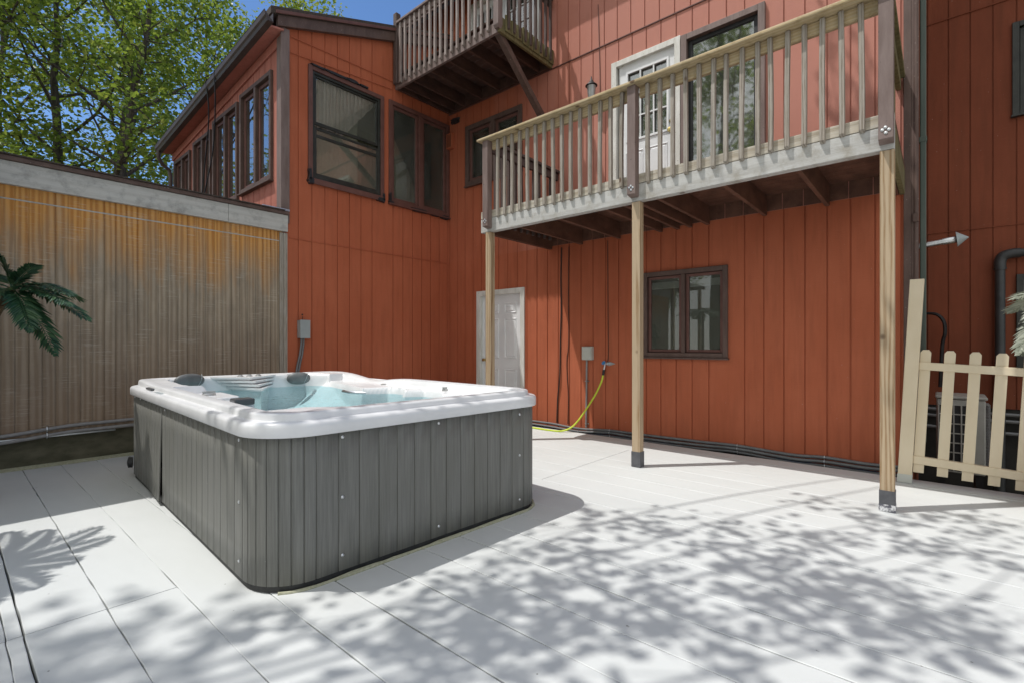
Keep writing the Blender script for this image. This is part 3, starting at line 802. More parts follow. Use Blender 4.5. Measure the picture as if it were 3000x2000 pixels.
def baluster(parent, x, y, z0, z1, mat, r, t=.036, axis='x', bow=.006, foot=True):
    """slim slat, slightly bowed, with a bevelled foot"""
    mb = MB(); n = 6; ph = r.uniform(0, 6.3); am = r.uniform(-bow, bow); tl = r.uniform(-.004, .004)
    for k in range(n+1):
        s = k/n; z = z0+(z1-z0)*s
        o = am*math.sin(math.pi*s+ph*.2)+tl*s; o2 = .5*am*math.cos(ph+2*s)
        cut = .018 if (foot and k == 0) else 0
        hx = t/2
        mb.v += [(x-hx+o2, y-hx+o, z+cut), (x+hx+o2, y-hx+o, z), (x+hx+o2, y+hx+o, z), (x-hx+o2, y+hx+o, z+cut)] if axis == 'x' else \
                [(x-hx+o, y-hx+o2, z+cut), (x+hx+o, y-hx+o2, z+cut), (x+hx+o, y+hx+o2, z), (x-hx+o, y+hx+o2, z)]
        if k:
            b = len(mb.v)-8
            for q in range(4): mb.f.append((b+q, b+(q+1) % 4, b+4+(q+1) % 4, b+4+q))
    mb.f.append((0, 3, 2, 1)); e = len(mb.v)-4; mb.f.append((e, e+1, e+2, e+3))
    return mb.build('baluster', mat, parent, bevel=.003, seg=1)
rb = random.Random(21)
ys = [4.132, 4.014, 3.90, 3.775, 3.654, 3.533, 3.407, 3.283, 3.165, 3.046, 2.921, 2.801, 2.679, 2.556, 2.426, 2.145, 2.02, 1.895, 1.771, 1.651, 1.523, 1.412, 1.284, 1.159, 1.061, .937, .817, .689, .566, .445]
for y in ys: baluster(lb, 4.4835, y, 2.79+rb.uniform(-.012, .012), 3.752, M['grey_wood'], rb)
# side railings running back to the house wall
for y, s, mt in ((4.30, 1, 'dark_rail_wood'), (.30, -1, 'mossy_wood')):
    w = MB(); w.box(4.545, 5.975, y-.05, y+.05, 3.745, 3.783); w.box(4.545, 5.975, y-.019, y+.019, 3.64, 3.743); w.build('side_rail', M[mt], lb, bevel=.004)
    for k in range(10): baluster(lb, 4.66+k*.132, y+.038, 2.91 if s < 0 else 2.75, 3.735, M[mt], rb, axis='y', foot=False)
    y2 = y+.135 if s > 0 else .272
    w = MB(); w.box(4.53, 5.975, y2-.02, y2+.02, 2.64, 2.90); w.build('side_rim', M['brown_joist'] if s > 0 else M['mossy_wood'], lb, bevel=.004)

# ================================================================== UPPER BALCONY
ub = thing('balcony', (5.4, 5.6, 5.35), 'upper dark brown balcony in the inner corner, propped by one diagonal brace', 'balcony')
UX, UY0, UY1 = 4.80, 4.43, 6.69
w = MB(); B.box(w, UY0, UY1, 5.352, 5.50, 5.98-UX-.04, 5.98-UX); w.build('rim_board', M['brown_sun'], ub, bevel=.004)
w = MB(); w.box(UX+.002, 5.975, UY0-.04, UY0-.001, 5.352, 5.56); w.build('rim_board', M['mossy_wood'], ub, bevel=.004)
w = MB(); w.box(UX+.04, 5.972, UY1-.045, UY1-.005, 5.355, 5.53); w.box(5.935, 5.972, UY0, UY1-.05, 5.355, 5.53); w.build('rim_board', M['dark_joist'], ub)
for y in (4.62, 5.03, 5.44, 5.85, 6.26, 6.52):
    w = MB(); w.box(UX+.042, 5.933, y-.02, y+.02, 5.356, 5.545); w.build('joist', M['dark_joist'], ub, bevel=.003)
w = MB(); x = UX
while x < 5.9: w.box(x, min(x+.128, 5.975), UY0, UY1, 5.547, 5.575); x += .136
w.build('decking', M['dark_joist'], ub)
w = MB(); w.box(UX-.045, UX+.045, UY0-.055, UY0+.035, 5.43, 6.70); w.hexa([(UX-.03, UY0-.04, 5.39), (UX+.03, UY0-.04, 5.39), (UX+.03, UY0+.02, 5.39), (UX-.03, UY0+.02, 5.39), (UX-.045, UY0-.055, 5.43), (UX+.045, UY0-.055, 5.43), (UX+.045, UY0+.035, 5.43), (UX-.045, UY0+.035, 5.43)])
w.build('corner_post', M['brown_sun'], ub, bevel=.004)
w = MB(); w.box(UX-.045, UX+.045, UY1-.09, UY1-.002, 5.42, 6.56); w.box(UX-.03, UX+.03, UY1-.18, UY1-.10, 5.40, 6.36); w.build('end_post', M['dark_rail_wood'], ub, bevel=.012)
w = MB(); w.box(UX-.06, UX+.03, UY0+.04, UY1-.10, 6.36, 6.395); w.box(UX-.018, UX+.02, UY0+.04, UY1-.10, 6.27, 6.358); w.build('top_rail', M['brown_sun'], ub, bevel=.004)
w = MB(); w.box(UX+.05, 5.97, UY0-.055, UY0+.03, 6.36, 6.395); w.box(UX+.05, 5.97, UY0-.03, UY0+.008, 6.27, 6.358); w.build('top_rail', M['dark_rail_wood'], ub, bevel=.004)
for k in range(17): baluster(ub, UX-.022, UY0+.15+k*.121, 5.40, 6.355, M['pale_rail_wood'], rb, bow=.004)
for k in range(9): baluster(ub, UX+.15+k*.118, UY0-.062, 5.42, 6.355, M['dark_rail_wood'], rb, axis='y', bow=.004)
for k in range(9):
    w = MB(); x = UX+.10+k*.122; w.box(x, x+.105, UY0-.060, UY0-.0415, 5.40+rb.uniform(-.01, .01), 5.60+rb.uniform(-.02, .03)); w.build('skirt_slat', M['mossy_wood'], ub, bevel=.004)
w = MB(); w.beam((UX+.06, UY0+.045, 5.40), (5.975, UY0+.06, 4.50), .085, .085); w.build('brace', M['brown'], ub, bevel=.004)
# ================================================================== HOT TUB
TH = R(3.0)
TA = np.array([math.sin(TH), math.cos(TH)]); TB = np.array([math.cos(TH), -math.sin(TH)]); TP = np.array([.937, 2.363])
TW, TL = 2.12, 3.50
def tp(b, a, z):
    q = TP + b*TB + a*TA
    return (q[0], q[1], z)
tub = thing('hot_tub', tp(TW/2, TL/2, 0), 'large white hot tub with grey plank skirt and clear blue water', 'hot tub')

def rrect(ins, Rc=.29, nc=14, ne=24):
    """rounded rectangle ring, counter-clockwise from the front edge; constant vertex count"""
    r = max(Rc-ins, .02); pts = []
    x0, x1, y0, y1 = ins, TW-ins, ins, TL-ins
    cs = [((x1-r, y0+r), -90), ((x1-r, y1-r), 0), ((x0+r, y1-r), 90), ((x0+r, y0+r), 180)]
    st = [((x0+r, y0), (x1-r, y0)), ((x1, y0+r), (x1, y1-r)), ((x1-r, y1), (x0+r, y1)), ((x0, y1-r), (x0, y0+r))]
    for (s, c) in zip(st, cs):
        for k in range(ne):
            t = k/ne; pts.append((s[0][0]+(s[1][0]-s[0][0])*t, s[0][1]+(s[1][1]-s[0][1])*t))
        for k in range(nc):
            t = R(c[1]+90*k/nc); pts.append((c[0][0]+r*math.cos(t), c[0][1]+r*math.sin(t)))
    return pts

def sst(x, a, b):
    t = min(max((x-a)/(b-a), 0), 1); return t*t*(3-2*t)
def lip_dz(b, a):
    z = .016*sst(a, 2.6, 3.2)
    if b > 1.2: z -= .044*sst(b, 1.3, 1.8)*math.exp(-((a-2.38)/.36)**2)
    return z

def build_shell():
    mb = MB(); rings = []
    prof = [(.035, .766, 0), (.003, .764, 0), (.0, .768, 0), (.0, .815, 0), (.003, .826, 0), (.010, .834, 0), (.020, .838, 0), (.052, .839, 0), (.056, .841, .1), (.059, .846, .3), (.062, .864, .8), (.066, .872, 1), (.074, .8765, 1), (.090, .878, 1), (.125, .878, 1), (.142, .8755, 1), (.150, .871, 1)]
    for ins, z, k in prof:
        ring = rrect(ins); rings.append(len(mb.v))
        for (b, a) in ring: mb.v.append(tp(b, a, z+k*lip_dz(b, a)))
    n = len(rrect(0))
    for i in range(len(rings)-1):
        for k in range(n): mb.f.append((rings[i]+k, rings[i]+(k+1) % n, rings[i+1]+(k+1) % n, rings[i+1]+k))
    # basin height field
    poly = np.array([(.27, 3.22), (.62, 3.30), (1.34, 3.30), (1.62, 3.28), (1.80, 3.05), (1.56, 1.86), (1.80, 1.78), (1.83, 1.50), (1.70, 1.38), (1.86, 1.28), (1.86, 1.00), (1.73, .86), (1.86, .74), (1.83, .40), (1.60, .22), (.55, .22), (.28, .42), (.26, 1.28), (.44, 1.36), (.44, 1.62), (.30, 1.70), (.30, 1.84), (.52, 1.92), (.52, 2.38), (.30, 2.46)])
    foot = np.array([(.72, 2.75), (1.35, 2.75), (1.40, 1.2), (1.35, .75), (.75, .75), (.72, 1.4)])
    def sdf(P, poly):
        d = np.full(len(P), 1e9); ins = np.zeros(len(P), bool); m = len(poly)
        for i in range(m):
            a, b = poly[i], poly[(i+1) % m]; e = b-a
            t = np.clip(((P-a)@e)/(e@e), 0, 1)
            d = np.minimum(d, np.linalg.norm(P-a-t[:, None]*e, axis=1))
            c = (a[1] > P[:, 1]) != (b[1] > P[:, 1])
            with np.errstate(divide='ignore', invalid='ignore'):
                x = a[0]+(P[:, 1]-a[1])/(b[1]-a[1])*(b[0]-a[0])
            ins ^= c & (P[:, 0] < x)
        return np.where(ins, -d, d)
    st = .0125
    bs = np.arange(.10, TW-.0999, st); as_ = np.arange(.10, TL-.0999, st)
    gb, ga = np.meshgrid(bs, as_, indexing='ij'); P = np.stack([gb.ravel(), ga.ravel()], 1)
    s1 = sdf(P, poly); s2 = sdf(P, foot)
    # distance from rim
    q = np.abs(P-np.array([TW/2, TL/2]))-np.array([TW/2-.29, TL/2-.29])
    rim = np.linalg.norm(np.maximum(q, 0), axis=1)+np.minimum(np.maximum(q[:, 0], q[:, 1]), 0)-.29   # <0 inside
    sm = lambda x, a, b: (lambda t: t*t*(3-2*t))(np.clip((x-a)/(b-a), 0, 1))
    lip = .872+np.array([lip_dz(b, a) for b, a in P])
    deck = np.where((P[:, 0] < 1.2) & (P[:, 1] > 2.42), lip-.002, .806)
    low = sm(-rim, .150, .185)                         # steps down from the lip to the inner ledge
    keep = (P[:, 1] > 3.0) | ((P[:, 0] < 1.0) & (P[:, 1] < .35)) | (P[:, 1] < .2)
    top = np.where(keep, lip-.002, lip*(1-low)+deck*low)
    seat = .42+.10*sm(P[:, 1], 2.3, 3.3)
    dep = sm(-s1, -.010, .062)
    h = top*(1-dep)+seat*dep
    # reclining back wall on the right hand seat
    slope = np.clip((P[:, 0]-1.15)/.62, 0, 1)*sm(P[:, 1], 1.75, 2.2)*(s1 < 0)
    h = np.maximum(h, np.where(s1 < 0, .42+.36*slope**2, 0))
    f = sm(-s2, -.03, .05)
    h = h*(1-f)+np.minimum(h, .13)*f
    base = len(mb.v); nb, na = len(bs), len(as_)
    for (b, a), z in zip(P, h): mb.v.append(tp(b, a, float(z)))
    inside = (rim < -.118).reshape(nb, na)
    for i in range(nb-1):
        for j in range(na-1):
            if inside[i, j] and inside[i+1, j] and inside[i, j+1] and inside[i+1, j+1]:
                k = base+i*na+j; mb.f.append((k, k+na, k+na+1, k+1))
    return mb.build('shell', M['acrylic'], tub, smooth=True, angle=60)
build_shell()

# water surface with small ripples
def build_water():
    mb = MB(); bs = np.arange(.17, 1.96, .02); as_ = np.arange(.17, 3.40, .02); r = np.random.RandomState(3)
    waves = [(r.uniform(14, 48), r.uniform(0, 6.28), r.uniform(0, 6.28), r.uniform(.0002, .0007)) for _ in range(16)]
    for b in bs:
        for a in as_:
            z = .745
            for (k, th, ph, am) in waves: z += am*math.sin(k*(b*math.cos(th)+a*math.sin(th))+ph)
            d = math.hypot(b-.85, a-2.05)/.5
            z += .004*math.exp(-d*d)*math.sin(60*b+3*math.sin(31*a))*math.cos(47*a+2*math.sin(25*b))
            mb.v.append(tp(b, a, z))
    na = len(as_)
    for i in range(len(bs)-1):
        for j in range(na-1):
            k = i*na+j; mb.f.append((k, k+na, k+na+1, k+1))
    return mb.build('water', M['water'], tub, smooth=True, angle=180)
build_water()

# plank skirt
def skirt():
    ins = .028; Rc = .29-ins
    x0, x1, y0, y1 = ins, TW-ins, ins, TL-ins
    segs = []  # (type, data, length)
    def line(p, q): return ('l', p, q, math.dist(p, q))
    def arc(c, a0): return ('a', c, a0, Rc*math.pi/2)
    path = [arc((x0+Rc, y0+Rc), 180), line((x0+Rc, y0), (x1-Rc, y0)), arc((x1-Rc, y0+Rc), -90), line((x1, y0+Rc), (x1, y1-Rc)),
            arc((x1-Rc, y1-Rc), 0), line((x1-Rc, y1), (x0+Rc, y1)), arc((x0+Rc, y1-Rc), 90), line((x0, y1-Rc), (x0, y0+Rc))]
    def at(sg, t):
        if sg[0] == 'l':
            p, q = sg[1], sg[2]; d = ((q[0]-p[0])/sg[3], (q[1]-p[1])/sg[3])
            return (p[0]+d[0]*t, p[1]+d[1]*t), (d[1], -d[0])
        th = R(sg[2])+t/Rc
        return (sg[1][0]+Rc*math.cos(th), sg[1][1]+Rc*math.sin(th)), (math.cos(th), math.sin(th))
    panels = []
    def prof_for(sg, s0, s1, pitch, edge_groove=True):
        L = s1-s0; n = max(1, round(L/pitch)); out = []
        for k in range(n+1):
            c = s0+L*k/n
            for o, d in ((-.0042, 0), (-.0016, -.006), (.0016, -.006), (.0042, 0)):
                if s0-1e-6 <= c+o <= s1+1e-6: out.append((c+o, d))
            if k < n and sg[0] == 'a':
                for q in range(1, 4): out.append((c+L/n*q/4, 0))
        return [(at(sg, s), d, s) for s, d in out]
    def emit(name, pr, bulge=None):
        mb = MB(); zs = [.036, .20, .40, .60, .768]
        for ((p, nrm), d, s) in pr:
            for z in zs:
                o = d+(bulge(p, z) if bulge else 0)
                mb.v.append(tp(p[0]+nrm[0]*o, p[1]+nrm[1]*o, z))
        m = len(zs)
        for i in range(len(pr)-1):
            for k in range(m-1): a = i*m+k; mb.f.append((a, a+m, a+m+1, a+1))
        o = mb.build(name, M['skirt'], tub, smooth=True, angle=25)
        md = o.modifiers.new('thick', 'SOLIDIFY'); md.thickness = .012; md.offset = -1
        return o
    A = path
    front = prof_for(A[0], .0, A[0][3], .056)+prof_for(A[1], .0005, A[1][3], .1168)+prof_for(A[2], .0005, A[2][3], .075)
    emit('skirt_panel', front)
    emit('skirt_panel', prof_for(A[3], 0, A[3][3], .12)+prof_for(A[4], .0005, A[4][3], .10))
    emit('skirt_panel', prof_for(A[5], 0, A[5][3], .12))
    Ls = A[7][3]; cut = (y1-Rc)-2.08      # arclength where the two left hand panels meet
    bul = lambda p, z: .022*(1-min(z/.72, 1))**.8*max(0, 1-(p[1]-2.08)/.55)
    emit('skirt_panel', prof_for(A[6], .0, A[6][3], .10)+prof_for(A[7], .0005, cut-.006, .1178), bul)
    emit('skirt_panel', prof_for(A[7], cut+.006, Ls-.002, .1178))
    # dark gap behind the loose panel
    mb = MB(); P = [tp(x0+.006, 2.05, .05), tp(x0+.006, 2.11, .05), tp(x0+.006, 2.11, .74), tp(x0+.006, 2.05, .74)]
    Q = [tp(x0+.02, 2.05, .05), tp(x0+.02, 2.11, .05), tp(x0+.02, 2.11, .74), tp(x0+.02, 2.05, .74)]
    mb.hexa([P[0], P[1], Q[1], Q[0], P[3], P[2], Q[2], Q[3]]); mb.build('inner_frame', M['black'], tub)
skirt()
mb = MB(); rr = []
for ins, z in ((.040, .0015), (.040, .06), (.06, .06)):
    rr.append(len(mb.v)); mb.v += [tp(b, a, z) for b, a in rrect(ins)]
n = len(rrect(0))
for i in range(2):
    for k in range(n): mb.f.append((rr[i]+k, rr[i]+(k+1) % n, rr[i+1]+(k+1) % n, rr[i+1]+k))
mb.build('skirt_base', M['skirt_base'], tub)
# lumpy sealant bead along the front foot
r_ = random.Random(4); ring = rrect(.022)
pts = ring[0:40]; pts = [ring[-6], ring[-4], ring[-2]]+pts
mb = MB(); mb.tube([tp(b, a, .004) for b, a in pts], [.011+r_.uniform(-.003, .004) for _ in pts], 8); mb.build('sealant_bead', M['sealant'], tub, smooth=True)
# skirt bolts
def bolt(b, a, z, nb, na):
    nx = TB*nb+TA*na
    s = MB(); s.lathe(tp(b, a, z), [(.0095, 0), (.0095, .002), (.007, .005), (.0025, .0065)], 14, (nx[0], nx[1], 0)); s.build('bolt', M['metal'], tub, smooth=True)
for (b, z) in ((.43, .735), (.43, .42), (.43, .115), (1.06, .735), (1.06, .10), (1.79, .715), (1.79, .42), (1.79, .10)): bolt(b, .0275, z, 0, -1)
for (a, z) in ((.335, .735), (.335, .42), (.335, .12), (1.98, .735), (2.9, .745), (3.15, .745)): bolt(.0275, a, z, -1, 0)
# pillows
def pillow(b, a, z, w, h, t, ang):
    mb = MB(); n = 22; m = 14
    ca_, sa_ = math.cos(ang), math.sin(ang)
    for i in range(m+1):
        v = -math.pi/2+math.pi*i/m
        for k in range(n):
            u = 2*math.pi*k/n
            x = w/2*math.copysign(abs(math.cos(u))**.85, math.cos(u))*math.cos(v); zz = h/2*math.sin(u)*math.cos(v); y = t*math.sin(v)
            if y < 0: y *= 1.0
            y -= .018*(1-abs(2*x/w))*(1 if y < 0 else 0)*(1-abs(2*zz/h))*0
            mb.v.append(tp(b+x*ca_-y*sa_, a+x*sa_+y*ca_, z+zz))
    for i in range(m):
        for k in range(n): p = i*n+k; q = i*n+(k+1) % n; mb.f.append((p, q, q+n, p+n))
    o = mb.build('pillow', M['pillow'], tub, smooth=True, angle=80)
    s = MB(); pts = []
    for i in range(12):
        q = -1+2*i/11; x = w*(.30+.10*q); zz = h*.42*q; y = -t*math.sqrt(max(0, 1-(2*x/w)**2*.9-(2*zz/h)**2*.8))-.001
        pts.append(tp(b+x*ca_-y*sa_, a+x*sa_+y*ca_, z+zz))
    s.tube(pts, .003, 6); s.build('piping', M['grey_box'], o, smooth=True)
pillow(.45, 3.15, .868, .30, .14, .045, R(22)); pillow(1.52, 3.20, .838, .25, .14, .045, R(-14))
# stepped chevron filter housing on the far wall
hz = MB()
for k in range(4):
    zt = .885-.034*k; b0 = .64+.05*k; b1 = 1.34-.012*k; at_ = 2.98-.075*k; bt = .95+.012*k
    tri = [(b0, 3.34), (b1, 3.34), (bt, at_)]
    lo = [tp(b, a, zt-.020) for b, a in tri]; hi = [tp(b, a, zt) for b, a in tri]
    hz.poly(hi); hz.poly(lo[::-1])
    for i in range(3): hz.quad(lo[i], lo[(i+1) % 3], hi[(i+1) % 3], hi[i])
    tri2 = [(b0+.05, 3.34), (b1-.05, 3.34), (bt, at_+.06)]
    lo = [tp(b, a, zt-.036 if k < 3 else .50) for b, a in tri2]; hi = [tp(b, a, zt-.018) for b, a in tri2]
    for i in range(3): hz.quad(lo[i], lo[(i+1) % 3], hi[(i+1) % 3], hi[i])
hz.build('filter_housing', M['acrylic'], tub, bevel=.006)
for (b, a) in ((.915, 3.20), (1.0, 3.19), (1.085, 3.18)):
    s = MB(); s.lathe(tp(b, a, .884), [(.030, 0), (.030, .008), (.022, .012), (.018, .020), (.012, .021)], 16); s.build('jet_knob', M['knob'], tub, smooth=True)
# controls on the left rim, diverter valves, caps and grab bar
s = MB(); c = np.array([.075, 2.62])
for db, da, l in ((0, 0, .10), (.028, -.12, .07)):
    P = [tp(.055+db-.022, 2.62+da-l, .840), tp(.055+db+.022, 2.62+da-l, .840), tp(.055+db+.022, 2.62+da+l, .840), tp(.055+db-.022, 2.62+da+l, .840)]
    s.hexa(P+[(p[0], p[1], .858) for p in P])
s.build('control_panel', M['dark_knob'], tub, bevel=.006)
s = MB(); P = [tp(.03, 2.16, .8375), tp(.085, 2.16, .8375), tp(.085, 2.36, .8375), tp(.03, 2.36, .8375)]; s.hexa(P+[(p[0], p[1], .843) for p in P]); s.build('label_plate', M['grey_box'], tub)
def diverter(b, a, z, r):
    s = MB(); s.lathe(tp(b, a, z), [(r, 0), (r, .012), (r*.8, .018), (r*.3, .02)], 18)
    P = [tp(b-r*.9, a-.012, z+.018), tp(b+r*.9, a-.012, z+.018), tp(b+r*.9, a+.012, z+.018), tp(b-r*.9, a+.012, z+.018)]; s.hexa(P+[(p[0], p[1], z+.034) for p in P])
    s.build('diverter_valve', M['knob'], tub, smooth=True)
diverter(.36, 2.16, .806, .05); diverter(1.96, 1.08, .806, .045)
for (b, a) in ((1.93, 2.08), (1.80, .55), (.40, 1.50)):
    s = MB(); s.lathe(tp(b, a, .806), [(.032, 0), (.032, .006), (.02, .010)], 16); s.build('valve_cap', M['knob'], tub, smooth=True)
s = MB(); s.box(0, 0, 0, 0, 0, 0) if False else None
P = [tp(.29, 1.28, .80), tp(.42, 1.28, .80), tp(.42, 1.40, .80), tp(.29, 1.40, .80)]; s.hexa(P+[(p[0], p[1], .845) for p in P]); s.build('skimmer_basket', M['dark_knob'], tub, bevel=.01)
s = MB(); s.tube([tp(1.46, 2.02, .775), tp(1.44, 2.00, .775), tp(1.445, 1.87, .772), tp(1.50, 1.75, .770), tp(1.53, 1.73, .77)], .014, 10); s.build('grab_rail', M['metal'], tub, smooth=True)
for (b, a, z) in ((.80, 1.62, .41), (1.12, 1.6, .14), (1.25, 1.6, .14), (1.38, 1.6, .14), (1.62, 1.55, .44), (1.70, 1.1, .44)):
    s = MB(); s.lathe(tp(b, a, z), [(.035, 0), (.035, .008), (.02, .012)], 14); s.build('jet_nozzle', M['knob'], tub, smooth=True)
# round drain cap poking out at the far left foot
s = MB(); s.lathe(tp(.03, 3.30, .13), [(.05, 0), (.05, .03), (.02, .04)], 16, (-1, .3, 0)); s.build('drain_cap', M['black'], tub, smooth=True)

# ================================================================== WALL FIXTURES
bx = thing('junction_box', (3.25, 6.66, 1.3), 'grey metal junction box with two bent conduits on the wall behind the hot tub', 'junction box')
s = MB(); s.box(3.19, 3.325, 6.615, 6.708, 1.305, 1.548); s.build('box_body', M['grey_box'], bx, bevel=.005)
s = MB(); s.box(3.186, 3.329, 6.605, 6.6145, 1.30, 1.553); s.build('box_cover', M['grey_box'], bx, bevel=.004)
for dx in (0, .032):
    s = MB(); s.tube([(3.235+dx, 6.675, 1.305), (3.234+dx, 6.678, 1.22), (3.215+dx, 6.68, 1.08), (3.18+dx, 6.68, .93), (3.14+dx, 6.68, .70), (3.13+dx, 6.68, .10)], .013, 10); s.build('bent_conduit', M['grey_pvc'], bx, smooth=True)
s = MB(); s.tube([(3.255, 6.69, 1.55), (3.262, 6.70, 1.60)], .004, 6); s.lathe((3.262, 6.708, 1.63), [(.012, 0), (.012, .006), (.004, .01)], 10, (0, -1, 0)); s.build('hanger', M['cable'], bx)

bx = thing('outlet_box', (5.95, 3.75, 1.0), 'pale grey outlet box with a straight conduit below it, beside the hose tap', 'outlet box')
s = MB(); B.box(s, 3.672, 3.832, 1.0, 1.19, .0005, .07); s.build('box_body', M['pale_box'], bx, bevel=.006)
s = MB(); B.box(s, 3.682, 3.822, 1.01, 1.18, .0705, .078); B.box(s, 3.69, 3.81, 1.115, 1.125, .0785, .081); s.build('box_cover', M['pale_box'], bx, bevel=.004)
s = MB(); s.tube([(5.955, 3.775, 1.0), (5.957, 3.780, .6), (5.957, 3.787, .045)], .0135, 10); s.build('conduit', M['grey_pvc_light'], bx, smooth=True)
s = MB()
for z in (.70, .10): B.box(s, 3.75, 3.815, z-.006, z+.006, .001, .012); s.tube([(5.957-.0145, 3.78+.001, z-.01), (5.957-.0145, 3.78+.001, z+.01)], .008, 8)
s.build('clip', M['metal'], bx)

tp_ = thing('hose_tap', (5.93, 3.45, .93), 'garden hose tap with a blue handle on the red wall', 'tap')
s = MB(); s.poly([B.P(3.53, .955, .004), B.P(3.43, .985, .004), B.P(3.33, .955, .004), B.P(3.43, .925, .004)]); s.poly([B.P(3.53, .955, .001), B.P(3.43, .985, .001), B.P(3.33, .955, .001), B.P(3.43, .925, .001)]); s.build('wall_plate', M['metal'], tp_)
s = MB(); s.tube([(5.978, 3.455, .955), (5.905, 3.455, .955)], .013, 10); s.tube([(5.915, 3.455, .958), (5.905, 3.462, .90), (5.90, 3.466, .875)], .012, 10); s.build('spout', M['metal'], tp_, smooth=True)
s = MB(); s.lathe((5.903, 3.47, .965), [(.028, 0), (.03, .006), (.028, .012), (.01, .014)], 12, (-.8, .2, .5)); s.build('handle', M['blue'], tp_, smooth=True)
s = MB(); s.tube([(5.90, 3.466, .876), (5.897, 3.475, .80)], .018, 10); s.build('coupling', M['black'], tp_, smooth=True)

def smooth_path(pts, n=8):
    P = [Vector(p) for p in pts]; out = []
    for i in range(len(P)-1):
        p0 = P[max(i-1, 0)]; p1 = P[i]; p2 = P[i+1]; p3 = P[min(i+2, len(P)-1)]
        for k in range(n):
            t = k/n; out.append(.5*((2*p1)+(-p0+p2)*t+(2*p0-5*p1+4*p2-p3)*t*t+(-p0+3*p1-3*p2+p3)*t**3))
    out.append(P[-1]); return out
s = MB(); s.tube(smooth_path([(5.897, 3.476, .80), (5.885, 3.50, .70), (5.86, 3.57, .54), (5.83, 3.67, .37), (5.77, 3.79, .17), (5.70, 3.88, .06), (5.62, 3.99, .016), (5.59, 4.20, .013), (5.60, 4.45, .013), (5.58, 4.9, .013), (5.45, 5.5, .013), (4.9, 5.9, .013)]), .0125, 10)
tag(s.build('garden_hose', M['hose'], None, (5.6, 4.0, 0), smooth=True), 'lime green garden hose curving from the wall tap down onto the deck', 'hose')

# conduits along the foot of the red wall
def conduit(name, pts, rad, mat, label, cat='conduit', group=None, loc=None, clips=()):
    p = thing(name, loc or pts[0], label, cat, group)
    s = MB(); s.tube(smooth_path(pts, 10), rad, 10); s.build('pipe_run', mat, p, smooth=True)
    for (x, y, z) in clips:
        s = MB(); s.tube([(x, y, z-rad*1.35), (x-rad*.9, y, z-rad*.9), (x-rad*1.3, y, z), (x-rad*.9, y, z+rad*.9), (x, y, z+rad*1.35)], .0035, 6); s.build('clip', M['metal'], p)
    return p
ysag = [4.92, 4.4, 3.9, 3.4, 2.9, 2.2, 1.75, 1.2, .9, .55, .27]
za = [.025, .022, .010, .038, .030, .040, .055, .030, .040, .035, .050]
for k, (dz, lab) in enumerate(((0, 'highest'), (-.040, 'middle'), (-.082, 'lowest'))):
    rr_ = random.Random(40+k)
    pts = [(5.945-(.012 if k == 1 else 0)+.004*k, y, z+.012+dz+rr_.uniform(-.006, .006)) for y, z in zip(ysag, za)]
    conduit('conduit', pts, .0165, M['grey_pvc'], lab+' of the three grey conduits along the foot of the red wall', group='conduits along the red wall foot', clips=[pts[2], pts[3], pts[6], pts[8], pts[10]])
xs = [-3.4, -1.5, -.4, .25, .47, .66, .85, 1.1, 1.8, 2.9]
for k, (dz, lab) in enumerate(((0, 'upper'), (-.062, 'lower'))):
    z0 = [.335, .33, .325, .338, .352, .372, .388, .392, .395, .39]
    pts = [(x, 6.688, z+dz+.008) for x, z in zip(xs, z0)]
    p = conduit('conduit', pts, .017, M['grey_pvc_light'], lab+' of the two grey conduits along the bottom of the shed wall', group='conduits along the shed foot')
    s = MB(); x, y, z = pts[5]; s.tube([(x, 6.708, z+.03), (x, 6.675, z+.022), (x, 6.667, z), (x, 6.675, z-.022), (x, 6.708, z-.03)], .005, 6); s.build('clip', M['metal'], p)
def cable(pts, rad, label, mat='cable', name='cable', cat='cable'):
    s = MB(); s.tube(smooth_path(pts, 8), rad, 6); tag(s.build(name, M[mat], None, pts[0], smooth=True), label, cat)
cable([B.P(4.22, 2.64, .010), B.P(4.23, 2.2, .010), B.P(4.225, 1.7, .010), B.P(4.24, 1.3, .012), B.P(4.245, .95, .012), B.P(4.25, .7, .02), B.P(4.29, .4, .012), B.P(4.305, .06, .010)], .011, 'thick dark cable running down the red wall near the white door')
cable([B.P(4.09, 2.64, .008), B.P(4.10, 2.0, .008), B.P(4.095, 1.25, .008), B.P(4.125, 1.0, .008), B.P(4.12, .75, .008), B.P(4.10, .45, .008), B.P(4.11, .06, .008)], .006, 'thin cable looping down the red wall right of the thicker one')
cable([B.P(3.45, 2.64, .006), B.P(3.444, 1.6, .006), B.P(3.44, 1.06, .006), B.P(3.455, .99, .02)], .005, 'thin brown wire dropping to the hose tap')
cable([B.P(3.60, 5.95, .008), B.P(3.585, 5.45, .008), B.P(3.57, 4.9, .008), B.P(3.57, 4.2, .008), B.P(3.56, 3.0, .008)], .005, 'reddish wire hanging down the sunny upper wall left of the glazed door', mat='brown_sash')
cable([C.P(3.09, 5.42, .012), C.P(4.0, 5.45, .012), C.P(4.75, 5.47, .012)], .006, 'upper painted cable stapled across the wing wall above the black window', mat='red')
cable([C.P(3.09, 5.20, .012), C.P(3.9, 5.27, .012), C.P(4.75, 5.34, .012)], .006, 'lower painted cable stapled across the wing wall just over the black window', mat='red')
cable([D.P(8.72, 5.35, .30), D.P(8.9, 4.9, .20), D.P(9.5, 4.2, .08), D.P(9.7, 3.6, .08), D.P(9.9, 3.05, .10)], .010, 'left one of two black cables drooping from the wing gutter', mat='black')
cable([D.P(8.35, 5.38, .30), D.P(8.55, 4.95, .22), D.P(9.1, 4.4, .08), D.P(9.55, 3.7, .08), D.P(9.75, 3.05, .10)], .010, 'right one of two black cables drooping from the wing gutter', mat='black')
